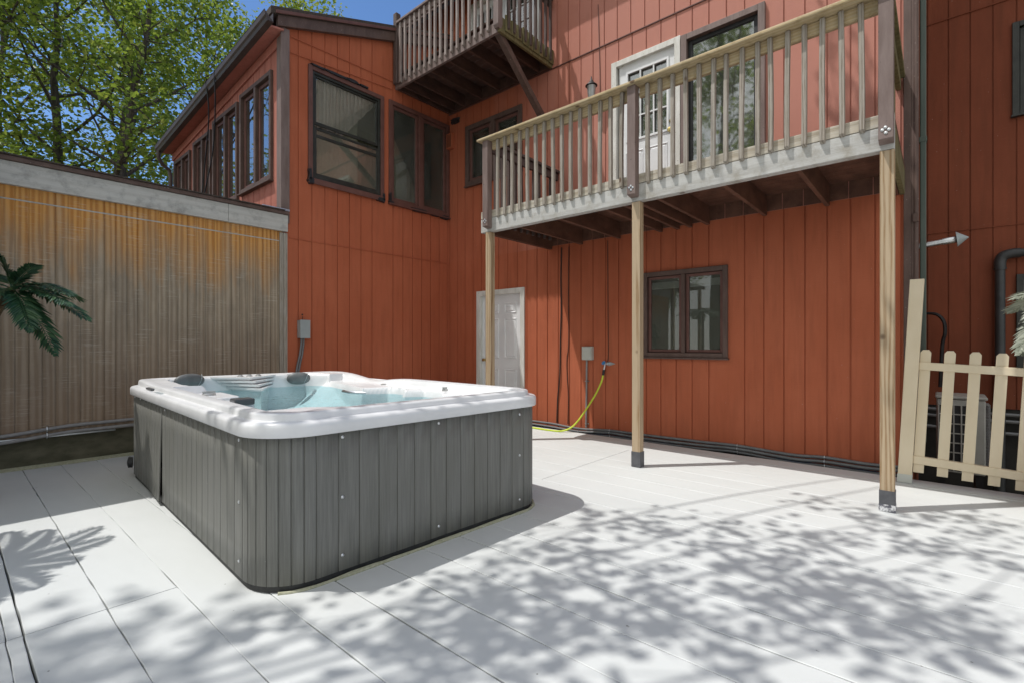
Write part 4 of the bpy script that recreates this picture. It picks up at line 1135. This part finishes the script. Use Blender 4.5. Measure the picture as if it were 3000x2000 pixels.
cable([(4.6, 9.5, 6.9), (6.2, 8.6, 7.6), (8.5, 7.3, 8.3)], .012, 'higher of two overhead wires against the blue sky', 'black', 'overhead_wire', 'wire')
cable([(4.75, 9.5, 6.82), (6.3, 8.6, 7.45), (8.5, 7.3, 8.0)], .012, 'lower of two overhead wires against the blue sky', 'black', 'overhead_wire', 'wire')
# lantern
ln = thing('wall_lantern', B.P(3.64, 4.6, .1), 'small dark wall lantern with a pointed cap behind the rail', 'lantern')
s = MB(); s.lathe(B.P(3.64, 4.62, .12), [(.085, .165), (.082, .172), (.04, .21), (.014, .25), (.004, .30)], 20); s.build('cap', M['black'], ln, smooth=True)
s = MB(); s.lathe(B.P(3.64, 4.62, .12), [(.045, 0), (.062, .16)], 20); s.build('lamp_glass', M['knob'], ln, smooth=True)
s = MB(); s.lathe(B.P(3.64, 4.62, .12), [(.02, -.05), (.05, -.01), (.05, 0)], 16); s.tube([B.P(3.64, 4.60, .12), B.P(3.64, 4.52, .08), B.P(3.64, 4.55, .002)], .012, 8); s.build('bracket', M['black'], ln, smooth=True)
# down pipe at the house corner, flue, black waste pipe, black loop
dp = thing('downpipe', (6.05, .12, 0), 'green grey downpipe running full height at the right end of the house wall', 'downpipe')
s = MB(); s.box(6.03, 6.10, .098, .145, .3, 7.0); s.build('pipe', M['green_pipe'], dp, bevel=.008)
s = MB(); s.box(6.025, 6.105, .093, .150, 3.12, 3.17); s.box(6.025, 6.105, .093, .150, 5.6, 5.65); s.build('strap', M['green_pipe'], dp, bevel=.004)
dp = thing('downpipe', (5.96, .17, 0), 'narrow dark brown pipe beside the green grey downpipe on the house corner', 'downpipe')
s = MB(); s.tube([(5.965, .172, .3), (5.965, .172, 7.0)], .018, 10); s.build('pipe', M['brown'], dp, smooth=True)
s = MB(); s.box(5.93, 5.99, .150, .195, 2.36, 2.44); s.build('pipe_shoe', M['brown'], dp, bevel=.006)
fl = thing('flue_pipe', (8.1, .05, 2.5), 'galvanised flue pipe with a conical cap sticking out of the shaded rear wall', 'flue pipe')
a = Vector((6.5, .26, 2.205)); b = Vector((6.5, -.122, 2.245)); d = (b-a).normalized()
s = MB(); s.lathe(a, [(.028, 0), (.028, .30)], 20, tuple(d)); s.build('pipe', M['metal'], fl, smooth=True)
s = MB(); s.lathe(a+d*.28, [(.033, 0), (.033, .10), (.030, .105)], 20, tuple(d)); s.build('collar', M['metal'], fl, smooth=True)
s = MB(); s.lathe(a+d*.383, [(.074, 0), (.070, .006), (.004, .088)], 20, tuple(d)); s.build('cone_cap', M['grey_box'], fl, smooth=True, angle=50)
wp = thing('waste_pipe', (8.15, -.53, .2), 'black waste pipe with an elbow on the shaded rear wall', 'waste pipe')
s = MB(); s.tube([(8.12, -.53, -.5), (8.12, -.53, 2.12)], .046, 16); s.build('riser', M['black_pipe'], wp, smooth=True)
s = MB(); s.tube(smooth_path([(8.12, -.53, 2.10), (8.12, -.53, 2.18), (8.12, -.555, 2.245), (8.12, -.62, 2.27), (8.12, -.70, 2.27)]), .054, 16); s.tube([(8.12, -.53, 2.09), (8.12, -.53, 2.115)], .057, 16); s.build('elbow', M['black_pipe'], wp, smooth=True)
s = MB(); s.tube([(8.12, -.69, 2.27), (8.12, -2.5, 2.28)], .046, 16); s.build('branch', M['black_pipe'], wp, smooth=True)
cable([(8.0, .16, 1.60), (7.95, .04, 1.585), (7.92, -.03, 1.50), (7.92, -.045, 1.36), (7.95, -.02, 1.2), (8.0, 0, .7)], .019, 'black cable loop behind the cream fence post', 'black')
for z, k in ((.42, 'upper'), (.34, 'second'), (.20, 'lower')):
    cable([(8.15, .2, z), (8.14, -.6, z-.02), (8.15, -3, z)], .02, k+' grey pipe along the foot of the shaded rear wall', 'grey_pvc', 'conduit', 'conduit')

# ================================================================== FENCE
fc = thing('picket_fence', (5.6, 0, 0), 'cream vinyl picket fence leaning slightly at the right edge of the deck', 'fence')
sh = lambda y, z: y-.049*z
def lean(x0, x1, y0, y1, z0, z1, dz0=0, dz1=0):
    return [(x0, sh(y0, z0), z0), (x1, sh(y0, z0), z0), (x1, sh(y1, z0), z0), (x0, sh(y1, z0), z0), (x0, sh(y0, z1), z1), (x1, sh(y0, z1), z1), (x1, sh(y1, z1), z1), (x0, sh(y1, z1), z1)]
s = MB(); s.hexa(lean(5.55, 5.65, .190, .289, .072, 1.785)); s.build('fence_post', M['cream'], fc, bevel=.005)
s = MB(); s.hexa(lean(5.547, 5.653, .187, .292, .003, .078)); s.build('post_bracket', M['pale_box'], fc, bevel=.003)
for (z0, z1) in ((1.0, 1.066), (.178, .246)):
    s = MB(); x0, x1 = 5.575, 5.625
    p = []
    for z in (z0, z1):
        p += [(x0, sh(.19, z), z), (x1, sh(.19, z), z), (x1, -2.6, z-.055*2.8/.7*.65), (x0, -2.6, z-.055*2.8/.7*.65)]
    s.hexa(p); s.build('fence_rail', M['cream'], fc, bevel=.005)
for k in range(15):
    y = .150-.1585*k; dz = -.0095*k; zb, zt = .10+dz, 1.172+dz*.9
    s = MB(); hw = .036; x0, x1 = 5.588, 5.612
    prof = [(-hw, zb), (hw, zb), (hw, zt-.022), (hw*.55, zt), (-hw*.55, zt), (-hw, zt-.022)]
    lo = [(x0, sh(y, z)+u, z) for u, z in prof]; hi = [(x1, sh(y, z)+u, z) for u, z in prof]
    s.poly(lo); s.poly(hi[::-1])
    for i in range(6): s.quad(lo[i], lo[(i+1) % 6], hi[(i+1) % 6], hi[i])
    s.build('picket', M['cream'], fc, bevel=.003)

# ================================================================== AIR CONDITIONER
ac = thing('air_conditioner', (7.1, -.2, -.5), 'pale grey outdoor air conditioner unit standing behind the cream picket fence', 'air conditioner')
s = MB(); s.box(6.82, 7.28, -.345, .03, -.10, .655); s.build('casing', M['ac'], ac, bevel=.012)
s = MB(); s.box(6.805, 7.29, -.36, .04, .658, .69); s.build('lid', M['ac'], ac, bevel=.012)
s = MB(); s.box(6.812, 6.8195, -.22, .01, -.08, .60); s.build('fan_recess', M['black'], ac)
s = MB()
for k in range(5): y = -.222+k*.0585; s.box(6.795, 6.8115, y-.006, y+.006, -.09, .612)
for k in range(8): z = -.085+k*.098; s.box(6.796, 6.811, -.228, .018, z-.006, z+.006)
s.build('fan_grille', M['ac'], ac, bevel=.002)
s = MB()
for k in range(24): z = -.05+k*.028; s.box(6.99, 7.25, -.385, -.3465, z, z+.006)
for k in range(6): x = 7.0+k*.05; s.box(x, x+.006, -.388, -.3845, -.06, .60)
s.build('coil_guard', M['grey_pvc_light'], ac)
s = MB(); s.box(6.84, 7.26, -.33, -.27, -.6, -.103); s.box(6.84, 7.26, -.04, .02, -.6, -.103); s.build('stand', M['black'], ac)

# ================================================================== SMALL THINGS ON THE DECK
s = MB(); s.box(-.12, .300, 6.43, 6.58, .002, .010); v = s.build('floor_vent', M['rust'], None, (.1, 6.5, 0)); tag(v, 'dark rusty metal floor vent set in the deck by the shed wall', 'floor vent')
s = MB()
for k in range(9): s.box(-.10+k*.043, -.075+k*.043, 6.445, 6.565, .0102, .013)
s.build('vent_slat', M['rust'], v)
def dry_leaf():
    c = Vector((2.05, -.16, .006)); mb = MB(); r = random.Random(9); pts = []
    for k in range(11):
        t = 2*math.pi*k/11; q = .022*(1+.55*(-1)**k*.6); pts.append((c.x+q*math.cos(t), c.y+q*math.sin(t)*.9, c.z+r.uniform(0, .012)))
    n = len(mb.v); mb.v.append(tuple(c)); mb.v += pts
    for k in range(11): mb.f.append((n, n+1+k, n+1+(k+1) % 11))
    mb.tube([c+Vector((.01, .01, .004)), c+Vector((.03, .03, .012))], .0015, 5)
    tag(mb.build('fallen_leaf', M['dry_leaf'], None, tuple(c)), 'single brown dry leaf lying on the white deck', 'leaf')
dry_leaf()
# ================================================================== PALMS
def frond_mesh(base, d, length, droop, ll, r, n=32, twist=0.0):
    """feather frond: drooping rib with tapered leaflets"""
    base = Vector(base); d = Vector(d).normalized()
    side = d.cross(Vector((0, 0, 1)))
    side = side.normalized() if side.length > .05 else Vector((1, 0, 0))
    rib = []
    for k in range(n+1):
        t = k/n
        rib.append(base + d*length*t + Vector((0, 0, -droop*length*t*t)))
    mb = MB(); mb.tube(rib[::3]+[rib[-1]], [.006*(1-.8*i/(len(rib[::3]))) for i in range(len(rib[::3])+1)], 5)
    for k in range(3, n+1):
        t = k/n
        tg = (rib[k]-rib[k-1]).normalized(); up = side.cross(tg).normalized()
        L = ll*(math.sin(math.pi*min(.15+.85*t, 1))**.55)*(1 if t < .9 else .75)
        for s in (-1, 1):
            ax = (side*s*.75+tg*(.55+.4*t)+up*(.12+r.uniform(-.12, .12))).normalized()
            w = tg.cross(ax).cross(ax).normalized() if False else (tg-ax*tg.dot(ax)).normalized()
            l = L*r.uniform(.85, 1.1); b = rib[k]; wd = .0135
            m1 = b+ax*l*.45+Vector((0, 0, -.03*l)); tip = b+ax*l+Vector((0, 0, -.22*l))
            i = len(mb.v)
            mb.v += [tuple(b), tuple(m1+w*wd), tuple(tip), tuple(m1-w*wd), tuple(m1-up*.004)]
            mb.f += [(i, i+1, i+4), (i+1, i+2, i+4), (i, i+4, i+3), (i+4, i+2, i+3)]
    return mb
def palm(loc, top, fronds, label, mat, trunk_r=.035, seed=1, ll=.15):
    r = random.Random(seed)
    p = thing('artificial_palm', loc, label, 'palm plant', 'artificial palms on the deck')
    s = MB(); s.lathe((loc[0], loc[1], .001), [(.13, 0), (.17, .26), (.185, .26), (.185, .30), (.16, .30), (.15, .25)], 20); s.build('pot', M['pot'], p, smooth=True)
    mid = Vector(loc)*.5+Vector(top)*.5+Vector((0, 0, .08))
    s = MB(); s.tube(smooth_path([(loc[0], loc[1], .2), tuple(mid), top], 8), [trunk_r*(1.25-.5*i/16) for i in range(17)], 10); s.build('trunk', M['trunk_fibre'], p, smooth=True)
    for (d, L, dr) in fronds:
        frond_mesh(top, d, L, dr, ll*(.8+.4*r.random()), r).build('frond', mat, p)
    return p
rv = Vector((.656, -.755, 0)); cv = Vector((-.755, -.656, 0)); uz = Vector((0, 0, 1))
fr = [(rv+uz*.32+cv*.15, .60, .42), (rv*.95+uz*.10+cv*.25, .66, .35), (rv*.9-uz*.05+cv*.05, .68, .35), (rv*.75-uz*.45+cv*.2, .58, .45), (rv*.55+uz*.75, .34, .25), (-rv*.15+uz*.9+cv*.1, .38, .30),
      (rv*.15-uz*.1+cv*.9, .44, .6), (-rv*.2-uz*.25+cv*.85, .42, .55), (-rv*.8+uz*.35+cv*.2, .55, .5), (-rv*.9-uz*.1, .55, .5), (-rv*.5+uz*.6-cv*.4, .5, .5), (rv*.4+uz*.3-cv*.7, .5, .5), (rv*.85-uz*.2+cv*.55, .50, .55)]
palm((-.28, 5.60, 0), (.355, 5.72, 1.675), fr, 'dark green artificial palm leaning in from the left edge in front of the shed wall', M['palm'], seed=2)
r_ = random.Random(12); fr = []
for k in range(13):
    t = k*2.399; fr.append((Vector((math.cos(t), math.sin(t), r_.uniform(.05, .6))), r_.uniform(.55, .75), r_.uniform(.35, .6)))
palm((-.62, 4.55, 0), (-.60, 4.55, 2.05), fr, 'artificial palm just outside the left edge whose fronds shade the deck', M['palm'], seed=5, ll=.19)
fr = [(-rv+uz*.45, .42, .45), (-rv*.9+uz*.15+cv*.3, .42, .6), (-rv*.9-uz*.35+cv*.1, .46, .55), (-rv*.6+uz*.9, .4, .5), (rv+uz*.3, .45, .5), (rv*.7-uz*.2+cv*.5, .45, .5), (cv+uz*.2, .45, .6), (-cv+uz*.3, .45, .5), (rv*.3+uz, .4, .4), (-rv*.8-uz*.6, .42, .4)]
palm((5.30, -.72, 0), (5.28, -.70, 1.56), fr, 'pale sun bleached artificial palm at the right edge above the picket fence', M['palm_pale'], seed=7, ll=.17)

# ================================================================== TREES
SUN = Vector((.749, -.663, -2.17))          # direction the light travels
def leaves_np(cs, per, spread, size, rs, flat=.7):
    cs = np.repeat(np.asarray(cs), per, axis=0); n = len(cs)
    p = cs + rs.normal(size=(n, 3))*np.array([spread, spread, spread*flat])
    az = rs.uniform(0, 2*np.pi, n); el = rs.normal(-.35, .45, n)
    ax = np.stack([np.cos(az)*np.cos(el), np.sin(az)*np.cos(el), np.sin(el)], 1)
    nr = rs.normal(size=(n, 3))*.55+np.array([0, 0, 1.0]); nr -= ax*(nr*ax).sum(1, keepdims=True); nr /= np.linalg.norm(nr, axis=1, keepdims=True)
    sd = np.cross(nr, ax)
    l = size*rs.uniform(.65, 1.25, n)[:, None]; w = l*.36
    V = np.empty((n, 4, 3))
    V[:, 0] = p; V[:, 1] = p+ax*l*.48+sd*w+nr*w*.3; V[:, 2] = p+ax*l; V[:, 3] = p+ax*l*.48-sd*w+nr*w*.3
    idx = np.arange(n)[:, None]*4
    F = np.concatenate([idx+np.array([[0, 1, 2]]), idx+np.array([[0, 2, 3]])])
    return V.reshape(-1, 3), F
def limb_pts(a, az, el, L, r, n=5, up=.25, w=.06):
    pts = [Vector(a)]; d = Vector((math.cos(az)*math.cos(el), math.sin(az)*math.cos(el), math.sin(el)))
    for k in range(n):
        d = (d+Vector((r.uniform(-.22, .22), r.uniform(-.22, .22), r.uniform(-.12, .2)+up*.25))).normalized()
        pts.append(pts[-1]+d*L/n)
    return pts
def tree(name, loc, H, R0, zb, seed, label, mat, crown=3.4, per=30, leafsize=.155, lean=(0, 0), group=None, nl=26):
    r = random.Random(seed); rs = np.random.RandomState(seed)
    root = thing(name, loc, label, 'tree', group); base = Vector(loc)
    n = 12; tr = []
    ox, oy = 0, 0
    for k in range(n+1):
        t = k/n; ox += r.uniform(-.10, .10); oy += r.uniform(-.10, .10)
        tr.append(base+Vector((ox+lean[0]*t, oy+lean[1]*t, H*t*.96-.2)))
    wd = MB(); wd.tube(tr, [R0*(1-.86*k/n)+(.06 if k == 0 else 0) for k in range(n+1)], 9)
    clumps = []
    for i in range(nl):
        t = zb/H+(1-zb/H)*(i+.5)/nl; t = min(t, .98)
        f = t*n; k = min(int(f), n-1); a = tr[k].lerp(tr[k+1], f-k)
        s = (t-zb/H)/(1-zb/H); prof = (.55+.75*s if s < .4 else .85*(1-((s-.4)/.6)**2)+.22)
        L = crown*prof*r.uniform(.75, 1.15); az = i*2.399+r.uniform(-.5, .5); el = r.uniform(.1, .55)+.5*s
        P = limb_pts(a, az, el, L, r)
        lr = R0*(1-.86*t)*.5
        wd.tube(P, [lr*(1-.8*q/5) for q in range(6)], 6)
        for q in range(5):
            u = .30+.70*(q+r.random())/5; u = min(u, .99); ff = u*5; kk = min(int(ff), 4); b = P[kk].lerp(P[kk+1], ff-kk)
            Q = limb_pts(b, az+r.choice((-1, 1))*r.uniform(.5, 1.3), r.uniform(-.2, .6), L*r.uniform(.22, .40), r, 3)
            wd.tube(Q, [lr*.35*(1-.7*j/3)+.004 for j in range(4)], 5)
            clumps += [tuple(Q[-1]), tuple(Q[2].lerp(Q[1], r.random()))]
        clumps.append(tuple(P[-1]))
    wd.build('trunk', M['bark'], root, smooth=True, angle=60)
    V, F = leaves_np(clumps, per, .34, leafsize, rs)
    mesh_obj('crown', V, F, mat, root)
    return root
def copy_tree(src, loc, rz, sc, label, group):
    c = src.copy(); COL.objects.link(c); c.location = loc; c.rotation_euler = (0, 0, rz); c.scale = (sc,)*3
    c['label'] = label
    if group: c['group'] = group
    for ch in list(src.children):
        d = ch.copy(); COL.objects.link(d); d.parent = c
    return c
GB = 'trees beyond the shed'
tA = tree('leafy_tree', (2.49, 20.0, -.6), 15.5, .21, 3.6, 31, 'leafy tree with straight dark trunk beyond the shed, leftmost trunk in view', M['leaf'], crown=3.6, group=GB)
tB = tree('leafy_tree', (2.78, 17.6, -.6), 13.5, .24, 3.2, 47, 'forked leafy tree just behind the shed roof, nearest of the trees', M['leaf'], crown=3.2, lean=(1.3, -.4), group=GB, nl=24)
tC = tree('leafy_tree', (9.4, 20.2, -.6), 16.2, .20, 5.0, 59, 'yellow green leafy tree topping the wing roof against the blue sky', M['leaf_y'], crown=3.3, group=GB)
GR = 'trees seen only in the window reflections'
copy_tree(tA, (6.3, 21.5, -.6), 2.1, 1.0, 'leafy tree with a thin trunk standing behind the wing gutter', GB)
copy_tree(tA, (-.6, 18.6, -.6), 4.0, .98, 'bushy leafy tree filling the far left edge of the picture', GB)
copy_tree(tB, (4.4, 26.5, -.6), 1.2, 1.25, 'tall leafy tree farthest behind the shed, filling gaps between nearer trunks', GB)
copy_tree(tC, (1.0, 25.5, -.6), .7, 1.1, 'yellow green tree deep behind the leftmost trunk', GB)
lab = 'tall leafy tree out of view, mirrored in the sunny window panes'
for (x, y, rz, sc, s) in ((-11.5, -1.5, .3, .95, tA), (-14.5, 4.5, 1.7, 1.05, tB), (-12.5, 11.0, 2.9, .95, tA), (-14.5, -8.5, 4.1, 1.0, tC), (-6.5, 17.5, 5.2, 1.0, tB)):
    copy_tree(s, (x, y, -.6), rz, sc, lab, GR)

# overhanging tree beside the viewer: its branch throws the dappled shade on the deck
def shade_tree():
    r = random.Random(77); rs = np.random.RandomState(77)
    base = Vector((-5.2, 5.6, -.6))
    root = thing('overhanging_tree', tuple(base), 'big tree out of view whose overhanging branches dapple the deck with shade', 'tree')
    # blob centres of leaf shade: (x, y, z) on the surface that receives them, and radius
    px = [(850,235),(1010,270),(1120,262),(1000,305),(1320,292),(1300,352),(1380,420),(1450,392),(820,342),(720,372),(950,420),(620,402),(880,482),(700,482),(560,545),(740,562),(860,600),(1000,562),(480,652),(580,682),(760,702),(880,652),(1050,622),(1150,652),(330,492),(430,522),(150,662),(250,702),(350,642),(260,792),(1080,502),(1650,202),(1800,242),(1900,262),(1600,312),(1700,332),(2050,352),(1950,372),(2150,372),(2250,312),(2330,422),(1550,352),(1650,442),(1750,472),(1900,482),(1600,562),(1750,562),(1900,602),(2000,572),(1450,442),(1700,642),(2100,642),(2250,592),(2150,702),(2300,752),(1400,682),(1300,722),(2100,242),(2250,262),(1500,505),(1350,480),(640,600),(520,600),(400,760),(620,790),(1900,720),(1500,620)]
    F_, CX_, HY_ = 1443., 1500., 1008.; ca_, sa_ = math.cos(R(41)), math.sin(R(41))
    tg = []
    for (cx, cy) in px:
        u = (1000+.8503*cx-CX_)/F_; v = (1300+.8503*cy-HY_)/F_
        dx, dy = ca_+sa_*u, sa_-ca_*u; t = 1.22/v
        tg.append((dx*t, dy*t, 0, .17))
    tg += [(.78, 2.25, 0, .10), (.95, 2.15, 0, .10), (1.02, 2.75, .85, .06), (1.05, 2.58, .85, .07), (1.18, 2.45, .85, .08), (1.5, 2.44, .85, .10), (1.85, 2.42, .85, .10), (2.25, 2.40, .85, .10), (2.65, 2.42, .85, .08), (2.85, 2.5, .85, .06), (1.02, 3.0, .8, .05)]
    tg += [(5.98, .62, 4.25, .10), (5.98, .78, 3.85, .12), (5.98, .50, 3.55, .10), (5.98, .42, 3.15, .13), (5.98, .68, 3.35, .08), (5.98, .9, 4.5, .07)]
    C_ = []
    for (x, y, z, s) in tg:
        h = r.uniform(5.4, 6.6) if x < 5 else r.uniform(8.4, 9.2)
        t = (h-z)/2.17
        C_.append((Vector((x, y, z))-SUN*t, s))
    wd = MB()
    tr = [base, base+Vector((.1, .1, 2.4)), base+Vector((.35, -.05, 5)), base+Vector((.8, -.3, 7.2)), base+Vector((1.2, -.5, 9.2)), base+Vector((1.2, -.3, 12))]
    wd.tube(smooth_path(tr, 4), [.30-.012*i for i in range(21)], 10)
    # group clumps into limbs by direction
    cs = sorted(C_, key=lambda c: math.atan2(c[0].y-base.y, c[0].x-base.x)); ng = 7; m = math.ceil(len(cs)/ng)
    for gI in range(ng):
        grp = cs[gI*m:(gI+1)*m]
        if not grp: continue
        ce = sum((c[0] for c in grp), Vector())/len(grp); st = tr[3].lerp(tr[4], gI/ng)
        far = max(grp, key=lambda c: (c[0]-st).length)[0]
        P = smooth_path([st, st.lerp(ce, .5)+Vector((0, 0, .5)), ce+Vector((0, 0, .1)), far], 5)
        wd.tube(P, [.022*(1-.9*i/(len(P)-1))+.004 for i in range(len(P))], 7)
        for c, s in grp:
            b = min(P, key=lambda q: (q-c).length)
            wd.tube([b, b.lerp(c, .5)+Vector((r.uniform(-.1, .1), r.uniform(-.1, .1), .08)), c], [.005, .004, .003], 5)
    wd.build('trunk', M['bark'], root, smooth=True, angle=60)
    VV, FF, o = [], [], 0
    for c, s in C_:
        k = int(8+s*85)
        V, F = leaves_np([tuple(c)], k, s*.78, .105, rs, .5); VV.append(V); FF.append(F+o); o += len(V)
    far = [base+Vector((1.2+r.uniform(-1.2, .6), -.3+r.uniform(-.9, .9), r.uniform(9.5, 12.5))) for _ in range(60)]
    V, F = leaves_np([tuple(q) for q in far], 40, .32, .14, rs); VV.append(V); FF.append(F+o)
    mesh_obj('crown', np.concatenate(VV), np.concatenate(FF), M['leaf'], root)
shade_tree()

# ================================================================== CAMERA, LIGHT, SKY
cam = bpy.data.cameras.new('camera'); co = bpy.data.objects.new('camera', cam); COL.objects.link(co)
co.location = (0, 0, 1.22); co.rotation_euler = (R(90), 0, R(41-90))
cam.sensor_width = 36; cam.lens = 1443/3000*36; cam.shift_y = 8/3000; cam.clip_end = 1000; cam.clip_start = .05
S.camera = co
sun = bpy.data.lights.new('sun', 'SUN'); so = bpy.data.objects.new('sun', sun); COL.objects.link(so)
so.location = (-8, 7, 22)
so.rotation_euler = SUN.to_track_quat('-Z', 'Y').to_euler()
sun.energy = 3.7; sun.angle = R(.53); sun.color = (1, .975, .935)
wld = bpy.data.worlds.new('World'); S.world = wld; wld.use_nodes = True
nt = wld.node_tree; bg = nt.nodes['Background']
sky = nt.nodes.new('ShaderNodeTexSky'); sky.sky_type = 'NISHITA'; sky.sun_disc = False
sky.sun_elevation = math.atan2(2.17, 1.0); sky.sun_rotation = math.atan2(-.749, .663)
sky.air_density = 1.0; sky.dust_density = .4; sky.ozone_density = 1.6
# clear deep blue towards the house, bright white patches added overhead and behind the viewer to light the walls (fixed directions in the world)
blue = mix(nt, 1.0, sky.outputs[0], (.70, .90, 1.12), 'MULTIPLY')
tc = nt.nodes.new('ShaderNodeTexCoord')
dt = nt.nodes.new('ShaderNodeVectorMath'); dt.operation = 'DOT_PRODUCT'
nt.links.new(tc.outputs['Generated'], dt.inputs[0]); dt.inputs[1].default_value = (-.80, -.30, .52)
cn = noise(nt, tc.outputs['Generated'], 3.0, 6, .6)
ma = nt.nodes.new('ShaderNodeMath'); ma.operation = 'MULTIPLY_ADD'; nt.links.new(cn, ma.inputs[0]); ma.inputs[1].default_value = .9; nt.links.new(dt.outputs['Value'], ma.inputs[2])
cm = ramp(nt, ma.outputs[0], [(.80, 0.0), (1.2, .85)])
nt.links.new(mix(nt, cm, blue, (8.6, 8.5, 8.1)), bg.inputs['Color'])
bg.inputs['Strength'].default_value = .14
S.view_settings.view_transform = 'Standard'; S.view_settings.look = 'None'; S.view_settings.gamma = 1; S.view_settings.exposure = -0.02
S.cycles.max_bounces = 10; S.cycles.diffuse_bounces = 5; S.cycles.glossy_bounces = 4; S.cycles.transparent_max_bounces = 24; S.cycles.transmission_bounces = 6
S.cycles.caustics_reflective = False; S.cycles.caustics_refractive = False
S.cycles.use_denoising = True
